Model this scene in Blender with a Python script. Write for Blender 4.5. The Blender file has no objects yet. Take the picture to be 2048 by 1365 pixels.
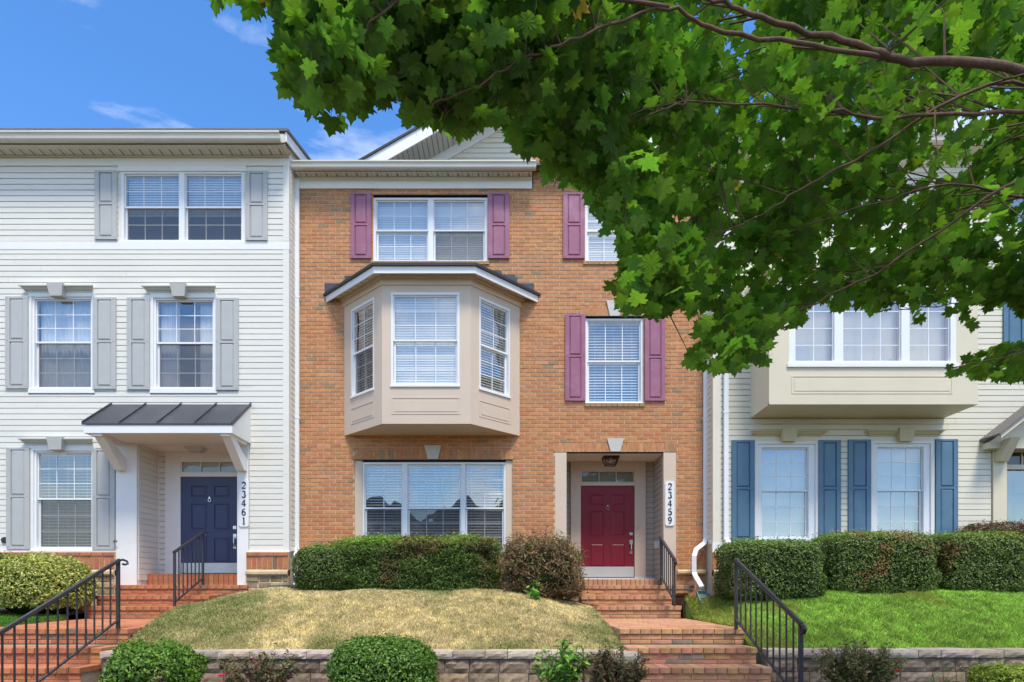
import bpy, math, random
import numpy as np
from mathutils import Vector, Matrix
random.seed(7)
rng = np.random.default_rng(7)
S = bpy.context.scene
COL = S.collection
CZ, D0, FPX, HX, HY = 1.55, 12.5, 1250.0, 1024.0, 1185.0

# ------------------------------------------------------------------ camera, sky, sun, exposure
cam = bpy.data.cameras.new("camera")
cam.sensor_width = 36.0
cam.lens = 36.0 * FPX / 2048.0
cam.shift_y = 502.5 / 2048.0
cam.clip_end = 2000.0
camo = bpy.data.objects.new("camera", cam)
camo.location = (0, -D0, CZ)
camo.rotation_euler = (math.radians(90), 0, 0)
COL.objects.link(camo)
S.camera = camo

SUN_EL, SUN_AZ = math.radians(64), math.radians(160)      # azimuth clockwise from +Y (behind the camera, a little right)
w = bpy.data.worlds.new("World")
S.world = w
w.use_nodes = True
nt = w.node_tree
for n in list(nt.nodes):
    nt.nodes.remove(n)
def N(tree, typ, **kw):
    n = tree.nodes.new(typ)
    for k, v in kw.items():
        setattr(n, k, v)
    return n
sky = N(nt, 'ShaderNodeTexSky', sky_type='NISHITA')
sky.sun_disc = False
sky.sun_elevation = SUN_EL
sky.sun_rotation = SUN_AZ
sky.air_density = 1.0
sky.dust_density = 0.3
sky.ozone_density = 3.0
hs = N(nt, 'ShaderNodeHueSaturation')
hs.inputs['Saturation'].default_value = 1.25
hs.inputs['Hue'].default_value = 0.504
tc = N(nt, 'ShaderNodeTexCoord')
mp = N(nt, 'ShaderNodeMapping')
mp.inputs['Scale'].default_value = (1.0, 1.0, 2.6)
mp.inputs['Location'].default_value = (0.35, 2.1, 0.15)
nz = N(nt, 'ShaderNodeTexNoise')
nz.inputs['Scale'].default_value = 2.0
nz.inputs['Detail'].default_value = 7.0
nz.inputs['Roughness'].default_value = 0.55
nz.inputs['Distortion'].default_value = 0.35
cr = N(nt, 'ShaderNodeValToRGB')
cr.color_ramp.elements[0].position = 0.47
cr.color_ramp.elements[1].position = 0.70
mx = N(nt, 'ShaderNodeMix', data_type='RGBA')
mx.inputs[7].default_value = (6.4, 6.3, 6.2, 1)
bg = N(nt, 'ShaderNodeBackground')
bg.inputs['Strength'].default_value = 0.093
wo = N(nt, 'ShaderNodeOutputWorld')
L = nt.links.new
L(tc.outputs['Generated'], mp.inputs['Vector'])
L(mp.outputs['Vector'], nz.inputs['Vector'])
L(nz.outputs['Fac'], cr.inputs['Fac'])
L(cr.outputs['Color'], mx.inputs[0])
L(sky.outputs['Color'], hs.inputs['Color'])
L(hs.outputs['Color'], mx.inputs[6])
L(mx.outputs[2], bg.inputs['Color'])
L(bg.outputs['Background'], wo.inputs['Surface'])

sun = bpy.data.lights.new("sun", 'SUN')
sun.energy = 1.4
sun.angle = math.radians(14)
sun.color = (1.0, 0.93, 0.80)
suno = bpy.data.objects.new("sun", sun)
sd = Vector((math.sin(SUN_AZ) * math.cos(SUN_EL), math.cos(SUN_AZ) * math.cos(SUN_EL), math.sin(SUN_EL)))
suno.rotation_euler = sd.to_track_quat('Z', 'Y').to_euler()
suno.location = (6, -30, 40)
COL.objects.link(suno)
S.view_settings.view_transform = 'Standard'
S.view_settings.look = 'None'
S.view_settings.gamma = 1.0
S.view_settings.use_curve_mapping = False
S.view_settings.exposure = 1.68
S.cycles.max_bounces = 8
S.cycles.diffuse_bounces = 4
S.cycles.transparent_max_bounces = 16
S.cycles.use_denoising = True
S.cycles.caustics_reflective = False
S.cycles.caustics_refractive = False

# ------------------------------------------------------------------ helpers
def PX(px, y): return (px - HX) * (D0 + y) / FPX
def PZ(py, y): return CZ + (HY - py) * (D0 + y) / FPX
def lin(r, g, b):
    f = lambda c: (c / 255 / 12.92) if c / 255 <= 0.04045 else ((c / 255 + 0.055) / 1.055) ** 2.4
    return (f(r), f(g), f(b))

def mat(name, color, rough=0.6, var=0.08, scale=6.0, bump=0.0, bscale=40.0, spec=0.4, metal=0.0, transl=0.0, stretch=None, wear=None):
    m = bpy.data.materials.new(name)
    m.use_nodes = True
    t = m.node_tree
    b = t.nodes['Principled BSDF']
    b.inputs['Roughness'].default_value = rough
    b.inputs['Metallic'].default_value = metal
    b.inputs['Specular IOR Level'].default_value = spec
    at = N(t, 'ShaderNodeAttribute', attribute_name='tint')
    co = N(t, 'ShaderNodeTexCoord')
    mpn = N(t, 'ShaderNodeMapping')
    if stretch: mpn.inputs['Scale'].default_value = stretch
    ns = N(t, 'ShaderNodeTexNoise')
    ns.inputs['Scale'].default_value = scale
    ns.inputs['Detail'].default_value = 6
    ns.inputs['Roughness'].default_value = 0.65
    mr = N(t, 'ShaderNodeMapRange')
    mr.inputs['From Min'].default_value = 0.3
    mr.inputs['From Max'].default_value = 0.7
    mr.inputs['To Min'].default_value = 1 - var
    mr.inputs['To Max'].default_value = 1 + var
    k = t.links.new
    k(co.outputs['Object'], mpn.inputs['Vector'])
    k(mpn.outputs['Vector'], ns.inputs['Vector'])
    k(ns.outputs['Fac'], mr.inputs['Value'])
    m1 = N(t, 'ShaderNodeMix', data_type='RGBA', blend_type='MULTIPLY')
    m1.inputs[0].default_value = 1
    m1.inputs[6].default_value = (*color, 1)
    k(at.outputs['Color'], m1.inputs[7])
    m2 = N(t, 'ShaderNodeVectorMath', operation='SCALE')
    k(m1.outputs[2], m2.inputs[0])
    k(mr.outputs['Result'], m2.inputs['Scale'])
    src = m2.outputs['Vector']
    if wear:                                     # (color, scale, lo, hi) blotches of dirt / stain with a shape of their own
        n3 = N(t, 'ShaderNodeTexNoise')
        n3.inputs['Scale'].default_value = wear[1]
        n3.inputs['Detail'].default_value = 8
        n3.inputs['Roughness'].default_value = 0.7
        k(mpn.outputs['Vector'], n3.inputs['Vector'])
        r3 = N(t, 'ShaderNodeMapRange')
        r3.inputs['From Min'].default_value = wear[2]
        r3.inputs['From Max'].default_value = wear[3]
        k(n3.outputs['Fac'], r3.inputs['Value'])
        m3 = N(t, 'ShaderNodeMix', data_type='RGBA')
        k(r3.outputs['Result'], m3.inputs[0])
        k(src, m3.inputs[6])
        m3.inputs[7].default_value = (*wear[0], 1)
        src = m3.outputs[2]
    k(src, b.inputs['Base Color'])
    if bump:
        n2 = N(t, 'ShaderNodeTexNoise')
        n2.inputs['Scale'].default_value = bscale
        n2.inputs['Detail'].default_value = 5
        k(mpn.outputs['Vector'], n2.inputs['Vector'])
        bp = N(t, 'ShaderNodeBump')
        bp.inputs['Strength'].default_value = bump
        bp.inputs['Distance'].default_value = 0.01
        k(n2.outputs['Fac'], bp.inputs['Height'])
        k(bp.outputs['Normal'], b.inputs['Normal'])
    if transl:
        tr = N(t, 'ShaderNodeBsdfTranslucent')
        sc = N(t, 'ShaderNodeVectorMath', operation='MULTIPLY')
        sc.inputs[1].default_value = (1.1, 1.45, 0.6)
        k(src, sc.inputs[0])
        k(sc.outputs['Vector'], tr.inputs['Color'])
        ms = N(t, 'ShaderNodeMixShader')
        ms.inputs[0].default_value = transl
        k(b.outputs['BSDF'], ms.inputs[1])
        k(tr.outputs['BSDF'], ms.inputs[2])
        k(ms.outputs['Shader'], t.nodes['Material Output'].inputs['Surface'])
    return m

def glass_mat(name, ior, tintc, wav=0.012):
    m = bpy.data.materials.new(name)
    m.use_nodes = True
    t = m.node_tree
    t.nodes.remove(t.nodes['Principled BSDF'])
    k = t.links.new
    lw = N(t, 'ShaderNodeLayerWeight'); lw.inputs['Blend'].default_value = 0.5
    pw = N(t, 'ShaderNodeMath', operation='POWER'); pw.inputs[1].default_value = 4.0
    k(lw.outputs['Facing'], pw.inputs[0])
    r0 = ((ior - 1) / (ior + 1)) ** 2
    fr = N(t, 'ShaderNodeMath', operation='MULTIPLY_ADD'); fr.inputs[1].default_value = 1 - r0; fr.inputs[2].default_value = r0
    k(pw.outputs[0], fr.inputs[0])
    tr = N(t, 'ShaderNodeBsdfTransparent'); tr.inputs['Color'].default_value = (*tintc, 1)
    gl = N(t, 'ShaderNodeBsdfGlossy'); gl.inputs['Roughness'].default_value = 0.0
    gl.inputs['Color'].default_value = (1.0, 0.97, 0.93, 1)
    ge = N(t, 'ShaderNodeNewGeometry')
    ns = N(t, 'ShaderNodeTexNoise'); ns.inputs['Scale'].default_value = 1.6; ns.inputs['Detail'].default_value = 1
    k(ge.outputs['Position'], ns.inputs['Vector'])
    bp = N(t, 'ShaderNodeBump'); bp.inputs['Strength'].default_value = 1.0; bp.inputs['Distance'].default_value = wav
    k(ns.outputs['Fac'], bp.inputs['Height'])
    k(bp.outputs['Normal'], gl.inputs['Normal'])
    ms = N(t, 'ShaderNodeMixShader')
    k(fr.outputs[0], ms.inputs[0]); k(tr.outputs['BSDF'], ms.inputs[1]); k(gl.outputs['BSDF'], ms.inputs[2])
    k(ms.outputs['Shader'], t.nodes['Material Output'].inputs['Surface'])
    return m

def screen_mat(name):
    m = bpy.data.materials.new(name)
    m.use_nodes = True
    t = m.node_tree
    b = t.nodes['Principled BSDF']
    b.inputs['Base Color'].default_value = (0.075, 0.075, 0.08, 1)
    b.inputs['Roughness'].default_value = 0.7
    tr = N(t, 'ShaderNodeBsdfTransparent')
    ms = N(t, 'ShaderNodeMixShader'); ms.inputs[0].default_value = 0.42
    k = t.links.new
    k(tr.outputs['BSDF'], ms.inputs[1]); k(b.outputs['BSDF'], ms.inputs[2])
    k(ms.outputs['Shader'], t.nodes['Material Output'].inputs['Surface'])
    return m

M = {}
M['white_trim'] = mat('white_trim', (0.79, 0.78, 0.745), 0.5, 0.03, 3, wear=((0.5, 0.47, 0.4), 3.0, 0.66, 0.95))
M['white_vinyl'] = mat('white_vinyl', (0.78, 0.79, 0.80), 0.35, 0.02)
M['white_siding'] = mat('white_siding', (0.735, 0.71, 0.635), 0.5, 0.03, 2.0, 0.10, 60, wear=((0.5, 0.48, 0.41), 1.3, 0.62, 0.95), stretch=(0.4, 1, 3))
M['cream_siding'] = mat('cream_siding', (0.70, 0.66, 0.54), 0.5, 0.03, 2.0, 0.10, 60, wear=((0.5, 0.46, 0.36), 1.3, 0.62, 0.95), stretch=(0.4, 1, 3))
M['taupe_siding'] = mat('taupe_siding', (0.42, 0.37, 0.31), 0.5, 0.04, 3)
M['almond_metal'] = mat('almond_metal', (0.62, 0.59, 0.50), 0.4, 0.05, 2.5, wear=((0.35, 0.31, 0.24), 2.2, 0.62, 0.9), stretch=(0.6, 1, 1))
M['soffit'] = mat('soffit', (0.68, 0.63, 0.50), 0.5, 0.05)
M['tan_trim'] = mat('tan_trim', (0.62, 0.50, 0.385), 0.5, 0.03, 2, wear=((0.45, 0.36, 0.27), 2.5, 0.62, 0.95))
M['cream_trim'] = mat('cream_trim', (0.66, 0.59, 0.43), 0.5, 0.03, 2, wear=((0.5, 0.43, 0.3), 2.5, 0.62, 0.95))
M['keystone_grey'] = mat('keystone_grey', (0.55, 0.54, 0.49), 0.6, 0.05)
M['keystone_cream'] = mat('keystone_cream', (0.56, 0.49, 0.31), 0.6, 0.05)
M['grey_shutter'] = mat('grey_shutter', (0.44, 0.44, 0.42), 0.45, 0.04, 5, 0.12, 90)
M['plum_shutter'] = mat('plum_shutter', (0.31, 0.118, 0.178), 0.4, 0.07, 4, 0.1, 90, wear=((0.42, 0.23, 0.31), 2.0, 0.5, 0.9))
M['blue_shutter'] = mat('blue_shutter', (0.085, 0.17, 0.25), 0.4, 0.07, 4, 0.1, 90, wear=((0.14, 0.24, 0.32), 2.0, 0.55, 0.9))
M['brick'] = mat('brick', (0.50, 0.225, 0.099), 0.85, 0.22, 14, 0.5, 70, wear=((0.30, 0.10, 0.05), 9, 0.6, 0.85))
M['red_brick'] = mat('red_brick', (0.44, 0.160, 0.075), 0.85, 0.22, 11, 0.5, 60, wear=((0.40, 0.22, 0.13), 6, 0.58, 0.85))
M['step_brick'] = mat('step_brick', (0.48, 0.235, 0.130), 0.85, 0.22, 11, 0.5, 60, wear=((0.42, 0.27, 0.17), 6, 0.58, 0.85))
M['mortar'] = mat('mortar', (0.60, 0.45, 0.28), 0.95, 0.15, 20, 0.4, 80)
M['step_mortar'] = mat('step_mortar', (0.40, 0.29, 0.19), 0.95, 0.3, 12, 0.4, 80, wear=((0.12, 0.10, 0.07), 5, 0.5, 0.8))
M['band_stone'] = mat('band_stone', (0.58, 0.46, 0.27), 0.8, 0.15, 6, 0.2, 60, wear=((0.30, 0.23, 0.12), 4, 0.5, 0.85))
M['rubble'] = mat('rubble', (0.33, 0.26, 0.16), 0.9, 0.35, 6, 0.6, 30)
M['block'] = mat('block', (0.27, 0.205, 0.145), 0.95, 0.3, 16, 0.8, 55, wear=((0.16, 0.12, 0.085), 5, 0.5, 0.85))
M['cap_stone'] = mat('cap_stone', (0.42, 0.35, 0.285), 0.95, 0.22, 14, 0.6, 60, wear=((0.2, 0.18, 0.15), 6, 0.55, 0.85))
M['roof_metal'] = mat('roof_metal', (0.062, 0.063, 0.072), 0.42, 0.12, 3, metal=0.2, wear=((0.10, 0.10, 0.11), 2.4, 0.5, 0.85))
M['dark_metal'] = mat('dark_metal', (0.028, 0.028, 0.031), 0.5, 0.1)
M['rail_paint'] = mat('rail_paint', (0.038, 0.036, 0.042), 0.38, 0.2, 12, 0.15, 60, wear=((0.10, 0.095, 0.10), 10, 0.6, 0.9))
M['shingle'] = mat('shingle', (0.15, 0.145, 0.14), 0.95, 0.3, 30, 0.5, 60)
M['red_door'] = mat('red_door', (0.21, 0.013, 0.026), 0.35, 0.06, 3, 0.08, 50)
M['blue_door'] = mat('blue_door', (0.038, 0.050, 0.125), 0.4, 0.08, 3, 0.08, 50)
M['slate_door'] = mat('slate_door', (0.055, 0.07, 0.09), 0.4, 0.08, 3)
M['kick_metal'] = mat('kick_metal', (0.62, 0.62, 0.60), 0.38, 0.06, 3, metal=0.35)
M['nickel'] = mat('nickel', (0.62, 0.60, 0.55), 0.25, 0.05, metal=0.9)
M['blind'] = mat('blind', (0.80, 0.80, 0.77), 0.55, 0.03)
M['green_blind'] = mat('green_blind', (0.62, 0.67, 0.58), 0.55, 0.03)
M['curtain'] = mat('curtain', (0.70, 0.71, 0.74), 0.8, 0.06, 4)
M['shade'] = mat('shade', (0.50, 0.48, 0.45), 0.8, 0.03, 2)
M['room'] = mat('room', (0.10, 0.09, 0.08), 0.9, 0.3, 0.8)  # dark tone that paints the dimness of rooms behind glass
M['glass'] = glass_mat('glass', 2.9, (0.95, 0.97, 0.965), 0.006)
M['glass_dark'] = glass_mat('glass_dark', 1.7, (0.75, 0.78, 0.76))
M['lamp_glass'] = glass_mat('lamp_glass', 1.5, (0.8, 0.8, 0.8))
M['screen'] = screen_mat('screen')
M['plaque'] = mat('plaque', (0.78, 0.78, 0.77), 0.4, 0.02)
M['numeral'] = mat('numeral', (0.012, 0.014, 0.02), 0.5, 0.0)
M['teal_plastic'] = mat('teal_plastic', (0.12, 0.21, 0.205), 0.5, 0.15, 5, wear=((0.22, 0.27, 0.24), 5, 0.5, 0.85))
M['bark'] = mat('bark', (0.115, 0.066, 0.04), 0.9, 0.35, 14, 0.7, 40, stretch=(1, 1, 0.4))
M['twig'] = mat('twig', (0.10, 0.06, 0.035), 0.85, 0.3, 20)
M['maple_leaf'] = mat('maple_leaf', (0.128, 0.225, 0.038), 0.5, 0.16, 5, spec=0.25, transl=0.6)
M['leaf'] = mat('leaf', (1, 1, 1), 0.5, 0.15, 4, spec=0.35, transl=0.22)
M['petal'] = mat('petal', (0.75, 0.09, 0.19), 0.6, 0.1, transl=0.2)
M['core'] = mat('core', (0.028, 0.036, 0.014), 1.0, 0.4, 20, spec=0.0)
M['stem'] = mat('stem', (0.13, 0.085, 0.05), 0.9, 0.3, 20)
M['grass'] = mat('grass', (1, 1, 1), 0.7, 0.12, 3, spec=0.15, transl=0.25)
M['lawn_soil'] = mat('lawn_soil', (0.27, 0.20, 0.09), 1.0, 0.35, 9, 0.8, 30, spec=0.05)
M['green_soil'] = mat('green_soil', (0.06, 0.09, 0.02), 1.0, 0.35, 9, 0.8, 30, spec=0.05)
M['mulch'] = mat('mulch', (0.055, 0.026, 0.018), 1.0, 0.5, 22, 1.0, 40, spec=0.05)
M['earth'] = mat('earth', (0.10, 0.085, 0.055), 1.0, 0.3, 2, 0.5, 10)
M['asphalt'] = mat('asphalt', (0.05, 0.05, 0.052), 0.9, 0.2, 8, 0.3, 80)
M['concrete'] = mat('concrete', (0.38, 0.37, 0.34), 0.9, 0.12, 4, 0.2, 50)

class MB:
    def __init__(s, m=None):
        s.v, s.f, s.c, s.m = [], [], [], m
    def poly(s, pts, c=(1, 1, 1)):
        i = len(s.v)
        s.v.extend(pts)
        s.f.append(tuple(range(i, i + len(pts))))
        s.c.append(c)
    def mesh(s, vs, fs, c=(1, 1, 1)):
        i = len(s.v)
        s.v.extend(vs)
        for f in fs:
            s.f.append(tuple(i + j for j in f)); s.c.append(c)
    def box(s, x0, x1, y0, y1, z0, z1, c=(1, 1, 1)):
        vs = [(x0, y0, z0), (x1, y0, z0), (x1, y1, z0), (x0, y1, z0), (x0, y0, z1), (x1, y0, z1), (x1, y1, z1), (x0, y1, z1)]
        s.mesh(vs, [(0, 3, 2, 1), (4, 5, 6, 7), (0, 1, 5, 4), (1, 2, 6, 5), (2, 3, 7, 6), (3, 0, 4, 7)], c)
    def prism(s, pts, y0, y1, c=(1, 1, 1)):
        """closed outline of (x, z) points, counter-clockwise seen from -Y, extruded from y0 (front) to y1"""
        n = len(pts)
        vs = [(x, y0, z) for x, z in pts] + [(x, y1, z) for x, z in pts]
        fs = [tuple(range(n)), tuple(range(2 * n - 1, n - 1, -1))] + [(i, i + n, (i + 1) % n + n, (i + 1) % n) for i in range(n)]
        s.mesh(vs, fs, c)
    def loft(s, a, b, c=(1, 1, 1)):
        n = len(a)
        fs = [tuple(range(n)), tuple(range(2 * n - 1, n - 1, -1))] + [(i, i + n, (i + 1) % n + n, (i + 1) % n) for i in range(n)]
        s.mesh(list(a) + list(b), fs, c)
    def tube(s, pts, r, n=8, c=(1, 1, 1), flat=None):
        """round tube (r: number or list); flat=(w, d) makes a rectangular section"""
        P = [Vector(p) for p in pts]
        R = r if isinstance(r, (list, tuple)) else [r] * len(P)
        rings, up = [], None
        for i, p in enumerate(P):
            t = ((P[i + 1] - p) if i == 0 else (p - P[i - 1]) if i == len(P) - 1 else (P[i + 1] - p).normalized() + (p - P[i - 1]).normalized()).normalized()
            if up is None:
                up = Vector((1, 0, 0)) if abs(t.x) < 0.8 else Vector((0, 1, 0))
            a = (up - t * up.dot(t)).normalized(); up = a
            b = t.cross(a)
            if flat:
                k = 1.0
                rings.append([p + a * flat[0] * sx / 2 * k + b * flat[1] * sy / 2 * k for sx, sy in ((-1, -1), (1, -1), (1, 1), (-1, 1))])
            else:
                rings.append([p + (a * math.cos(q) + b * math.sin(q)) * R[i] for q in [2 * math.pi * j / n for j in range(n)]])
        m = len(rings[0])
        vs = [tuple(v) for rg in rings for v in rg]
        fs = [(i * m + j, i * m + (j + 1) % m, (i + 1) * m + (j + 1) % m, (i + 1) * m + j) for i in range(len(P) - 1) for j in range(m)]
        fs += [tuple(range(m - 1, -1, -1)), tuple((len(P) - 1) * m + j for j in range(m))]
        s.mesh(vs, fs, c)
    def data(s, name, material, smooth=False):
        me = bpy.data.meshes.new(name)
        vs = [tuple(s.m @ Vector(v)) for v in s.v] if s.m is not None else [tuple(v) for v in s.v]
        me.from_pydata(vs, [], s.f)
        a = me.attributes.new('tint', 'FLOAT_COLOR', 'FACE')
        a.data.foreach_set('color', np.array([(*c, 1.0) for c in s.c], dtype=np.float32).ravel())
        me.materials.append(M[material])
        if smooth: me.polygons.foreach_set('use_smooth', [True] * len(me.polygons))
        me.update()
        return me
    def build(s, name, material, parent=None, smooth=False, **props):
        return put(name, s.data(name, material, smooth), parent, **props)

WL = {}
def put(name, me, parent=None, loc=(0, 0, 0), rot=None, scale=None, **props):
    o = bpy.data.objects.new(name, me)
    COL.objects.link(o)
    o.location = loc
    if rot is not None: o.rotation_euler = rot
    if scale is not None: o.scale = scale
    WL[o.name] = Vector(loc)
    if parent is not None:
        o.parent = parent
        o.matrix_parent_inverse = Matrix.Translation(-WL[parent.name])
    for k, v in props.items(): o[k] = v
    return o
def thing(name, label, cat, loc=(0, 0, 0), group=None):
    o = put(name, None, None, loc, label=label, category=cat)
    o.empty_display_size = 0.3
    if group: o['group'] = group
    return o
def big_mesh(name, verts, faces, tints, material, parent=None, **props):
    """verts (n,3), faces (m,k) equal-sized faces, tints (m,3)"""
    me = bpy.data.meshes.new(name)
    n, (m, k) = len(verts), faces.shape
    me.vertices.add(n)
    me.vertices.foreach_set('co', np.ascontiguousarray(verts, dtype=np.float32).ravel())
    me.loops.add(m * k)
    me.loops.foreach_set('vertex_index', np.ascontiguousarray(faces, dtype=np.int32).ravel())
    me.polygons.add(m)
    me.polygons.foreach_set('loop_start', np.arange(0, m * k, k, dtype=np.int32))
    me.update(calc_edges=True)
    a = me.attributes.new('tint', 'FLOAT_COLOR', 'FACE')
    c = np.ones((m, 4), dtype=np.float32); c[:, :3] = tints
    a.data.foreach_set('color', c.ravel())
    me.materials.append(M[material])
    return put(name, me, parent, **props)

def frame_m(o, u, n):
    """local (u, w, v): x along the wall, y INTO the wall (so -y is outward), z up"""
    u, n = Vector(u).normalized(), Vector(n).normalized()
    m = Matrix.Identity(4)
    for i, a in enumerate((u, -n, Vector((0, 0, 1)))):
        for j in range(3): m[j][i] = a[j]
    for j in range(3): m[j][3] = o[j]
    return m

# ------------------------------------------------------------------ wall sheets with openings, siding, bricks
def cells(x0, x1, z0, z1, ops):
    xs = sorted({x0, x1, *[min(max(v, x0), x1) for o in ops for v in o[:2]]})
    out = []
    for a, b in zip(xs, xs[1:]):
        if b - a < 1e-4: continue
        cuts = sorted((max(o[2], z0), min(o[3], z1)) for o in ops if o[0] < (a + b) / 2 < o[1] and o[3] > z0 and o[2] < z1)
        z = z0
        for c0, c1 in cuts:
            if c0 - z > 1e-4: out.append((a, b, z, c0))
            z = max(z, c1)
        if z1 - z > 1e-4: out.append((a, b, z, z1))
    out.sort(key=lambda r: (r[2], r[3], r[0]))
    res = []
    for r in out:
        if res and abs(res[-1][1] - r[0]) < 1e-5 and abs(res[-1][2] - r[2]) < 1e-5 and abs(res[-1][3] - r[3]) < 1e-5:
            res[-1] = (res[-1][0], r[1], r[2], r[3])
        else: res.append(r)
    return res
def holed_wall(mb, x0, x1, z0, z1, ops, y, depth, c=(1, 1, 1)):
    for a, b, s, t in cells(x0, x1, z0, z1, ops):
        mb.box(a, b, y, y + depth, s, t, c)
def siding(house, name, material, x0, x1, z0, z1, ops, y, pitch=0.1105, out=0.038, m=None, tri=None):
    k = 0
    n = int(math.ceil((z1 - z0) / pitch - 1e-6))
    for k in range(n):
        zb, zt = z0 + k * pitch, min(z0 + (k + 1) * pitch, z1)
        if tri:
            xa, xb = tri(zb); xa, xb = max(xa, x0), min(xb, x1)
            if xb - xa < 0.15: continue
        else: xa, xb = x0, x1
        segs = []
        for a, b, s, t in cells(xa, xb, zb, zt, ops):
            if b - a > 3.0:
                q = a + (b - a) * random.uniform(.3, .7)
                segs += [(a, q - .0015, s, t), (q + .0015, b, s, t)]
            else: segs.append((a, b, s, t))
        for a, b, s, t in segs:
            if t - s < 0.012: continue
            mb = MB(m)
            j = random.uniform(0.975, 1.02)
            c = (j, j, j * random.uniform(0.985, 1.0))
            lip = max(s, min(t, zb + pitch * 0.86)); yo = y - out * 0.72
            yt = yo + (out * 0.72 - 0.002) * (t - lip) / (pitch * 0.14)
            vs = [(a, y, s), (b, y, s), (b, yo - 0.001, s), (a, yo - 0.001, s), (b, yo, lip), (a, yo, lip), (b, yt, t), (a, yt, t), (b, y, t), (a, y, t)]
            mb.mesh(vs, [(0, 1, 2, 3), (3, 2, 4, 5), (5, 4, 6, 7), (7, 6, 8, 9), (0, 3, 5, 7, 9), (1, 8, 6, 4, 2)], c)
            mb.build(name, material, house)

def brick_tint(kind='wall'):
    r = random.random()
    if kind == 'wall':
        if r < 0.035: return (0.62, 0.90, 1.15)
        if r < 0.14: return (0.86, 0.98, 1.12)
        if r < 0.26: return (0.96, 0.86, 0.86)
        j = random.uniform(0.9, 1.12)
        return (j, j * random.uniform(0.95, 1.08), j * random.uniform(0.9, 1.12))
    if r < 0.03: return (0.5, 0.8, 1.1)
    j = random.uniform(0.84, 1.16)
    return (j, j * random.uniform(0.92, 1.14), j * random.uniform(0.88, 1.16))
def brick_block(mb, x0, x1, z0, z1, y, out, c, bev=0.0035, tilt=0.0):
    """a brick proud of the plane y by out, front arris chamfered"""
    b = bev
    yo = y - out
    vs = [(x0, y, z0), (x1, y, z0), (x1, y, z1), (x0, y, z1), (x0, yo + b, z0), (x1, yo + b, z0), (x1, yo + b, z1), (x0, yo + b, z1),
          (x0 + b, yo + tilt, z0 + b), (x1 - b, yo - tilt, z0 + b), (x1 - b, yo - tilt, z1 - b), (x0 + b, yo + tilt, z1 - b)]
    fs = [(8, 9, 10, 11)]
    for i in range(4):
        j = (i + 1) % 4
        fs += [(i, j, 4 + j, 4 + i), (4 + i, 4 + j, 8 + j, 8 + i)]
    mb.mesh(vs, fs, c)
BRICKDATA = {}
def box_brick(dx, dy, dz, material, kind, variant):
    """a free-standing chamfered brick mesh centred on its base, cached by size and tint variant"""
    key = (round(dx, 3), round(dy, 3), round(dz, 3), material, variant)
    if key not in BRICKDATA:
        mb = MB(); b = min(0.006, dz * 0.12); c = brick_tint(kind)
        x, y = dx / 2, dy / 2
        rings = [[(-x, -y, 0), (x, -y, 0), (x, y, 0), (-x, y, 0)], [(-x, -y, dz - b), (x, -y, dz - b), (x, y, dz - b), (-x, y, dz - b)],
                 [(-x + b, -y + b, dz), (x - b, -y + b, dz), (x - b, y - b, dz), (-x + b, y - b, dz)]]
        # chamfered front edges too
        vs = [v for r in rings for v in r]
        fs = [(3, 2, 1, 0), (8, 9, 10, 11)] + [(r * 4 + i, r * 4 + (i + 1) % 4, r * 4 + 4 + (i + 1) % 4, r * 4 + 4 + i) for r in range(2) for i in range(4)]
        mb.mesh(vs, fs, c)
        BRICKDATA[key] = mb.data('brick', material)
    return BRICKDATA[key]

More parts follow.
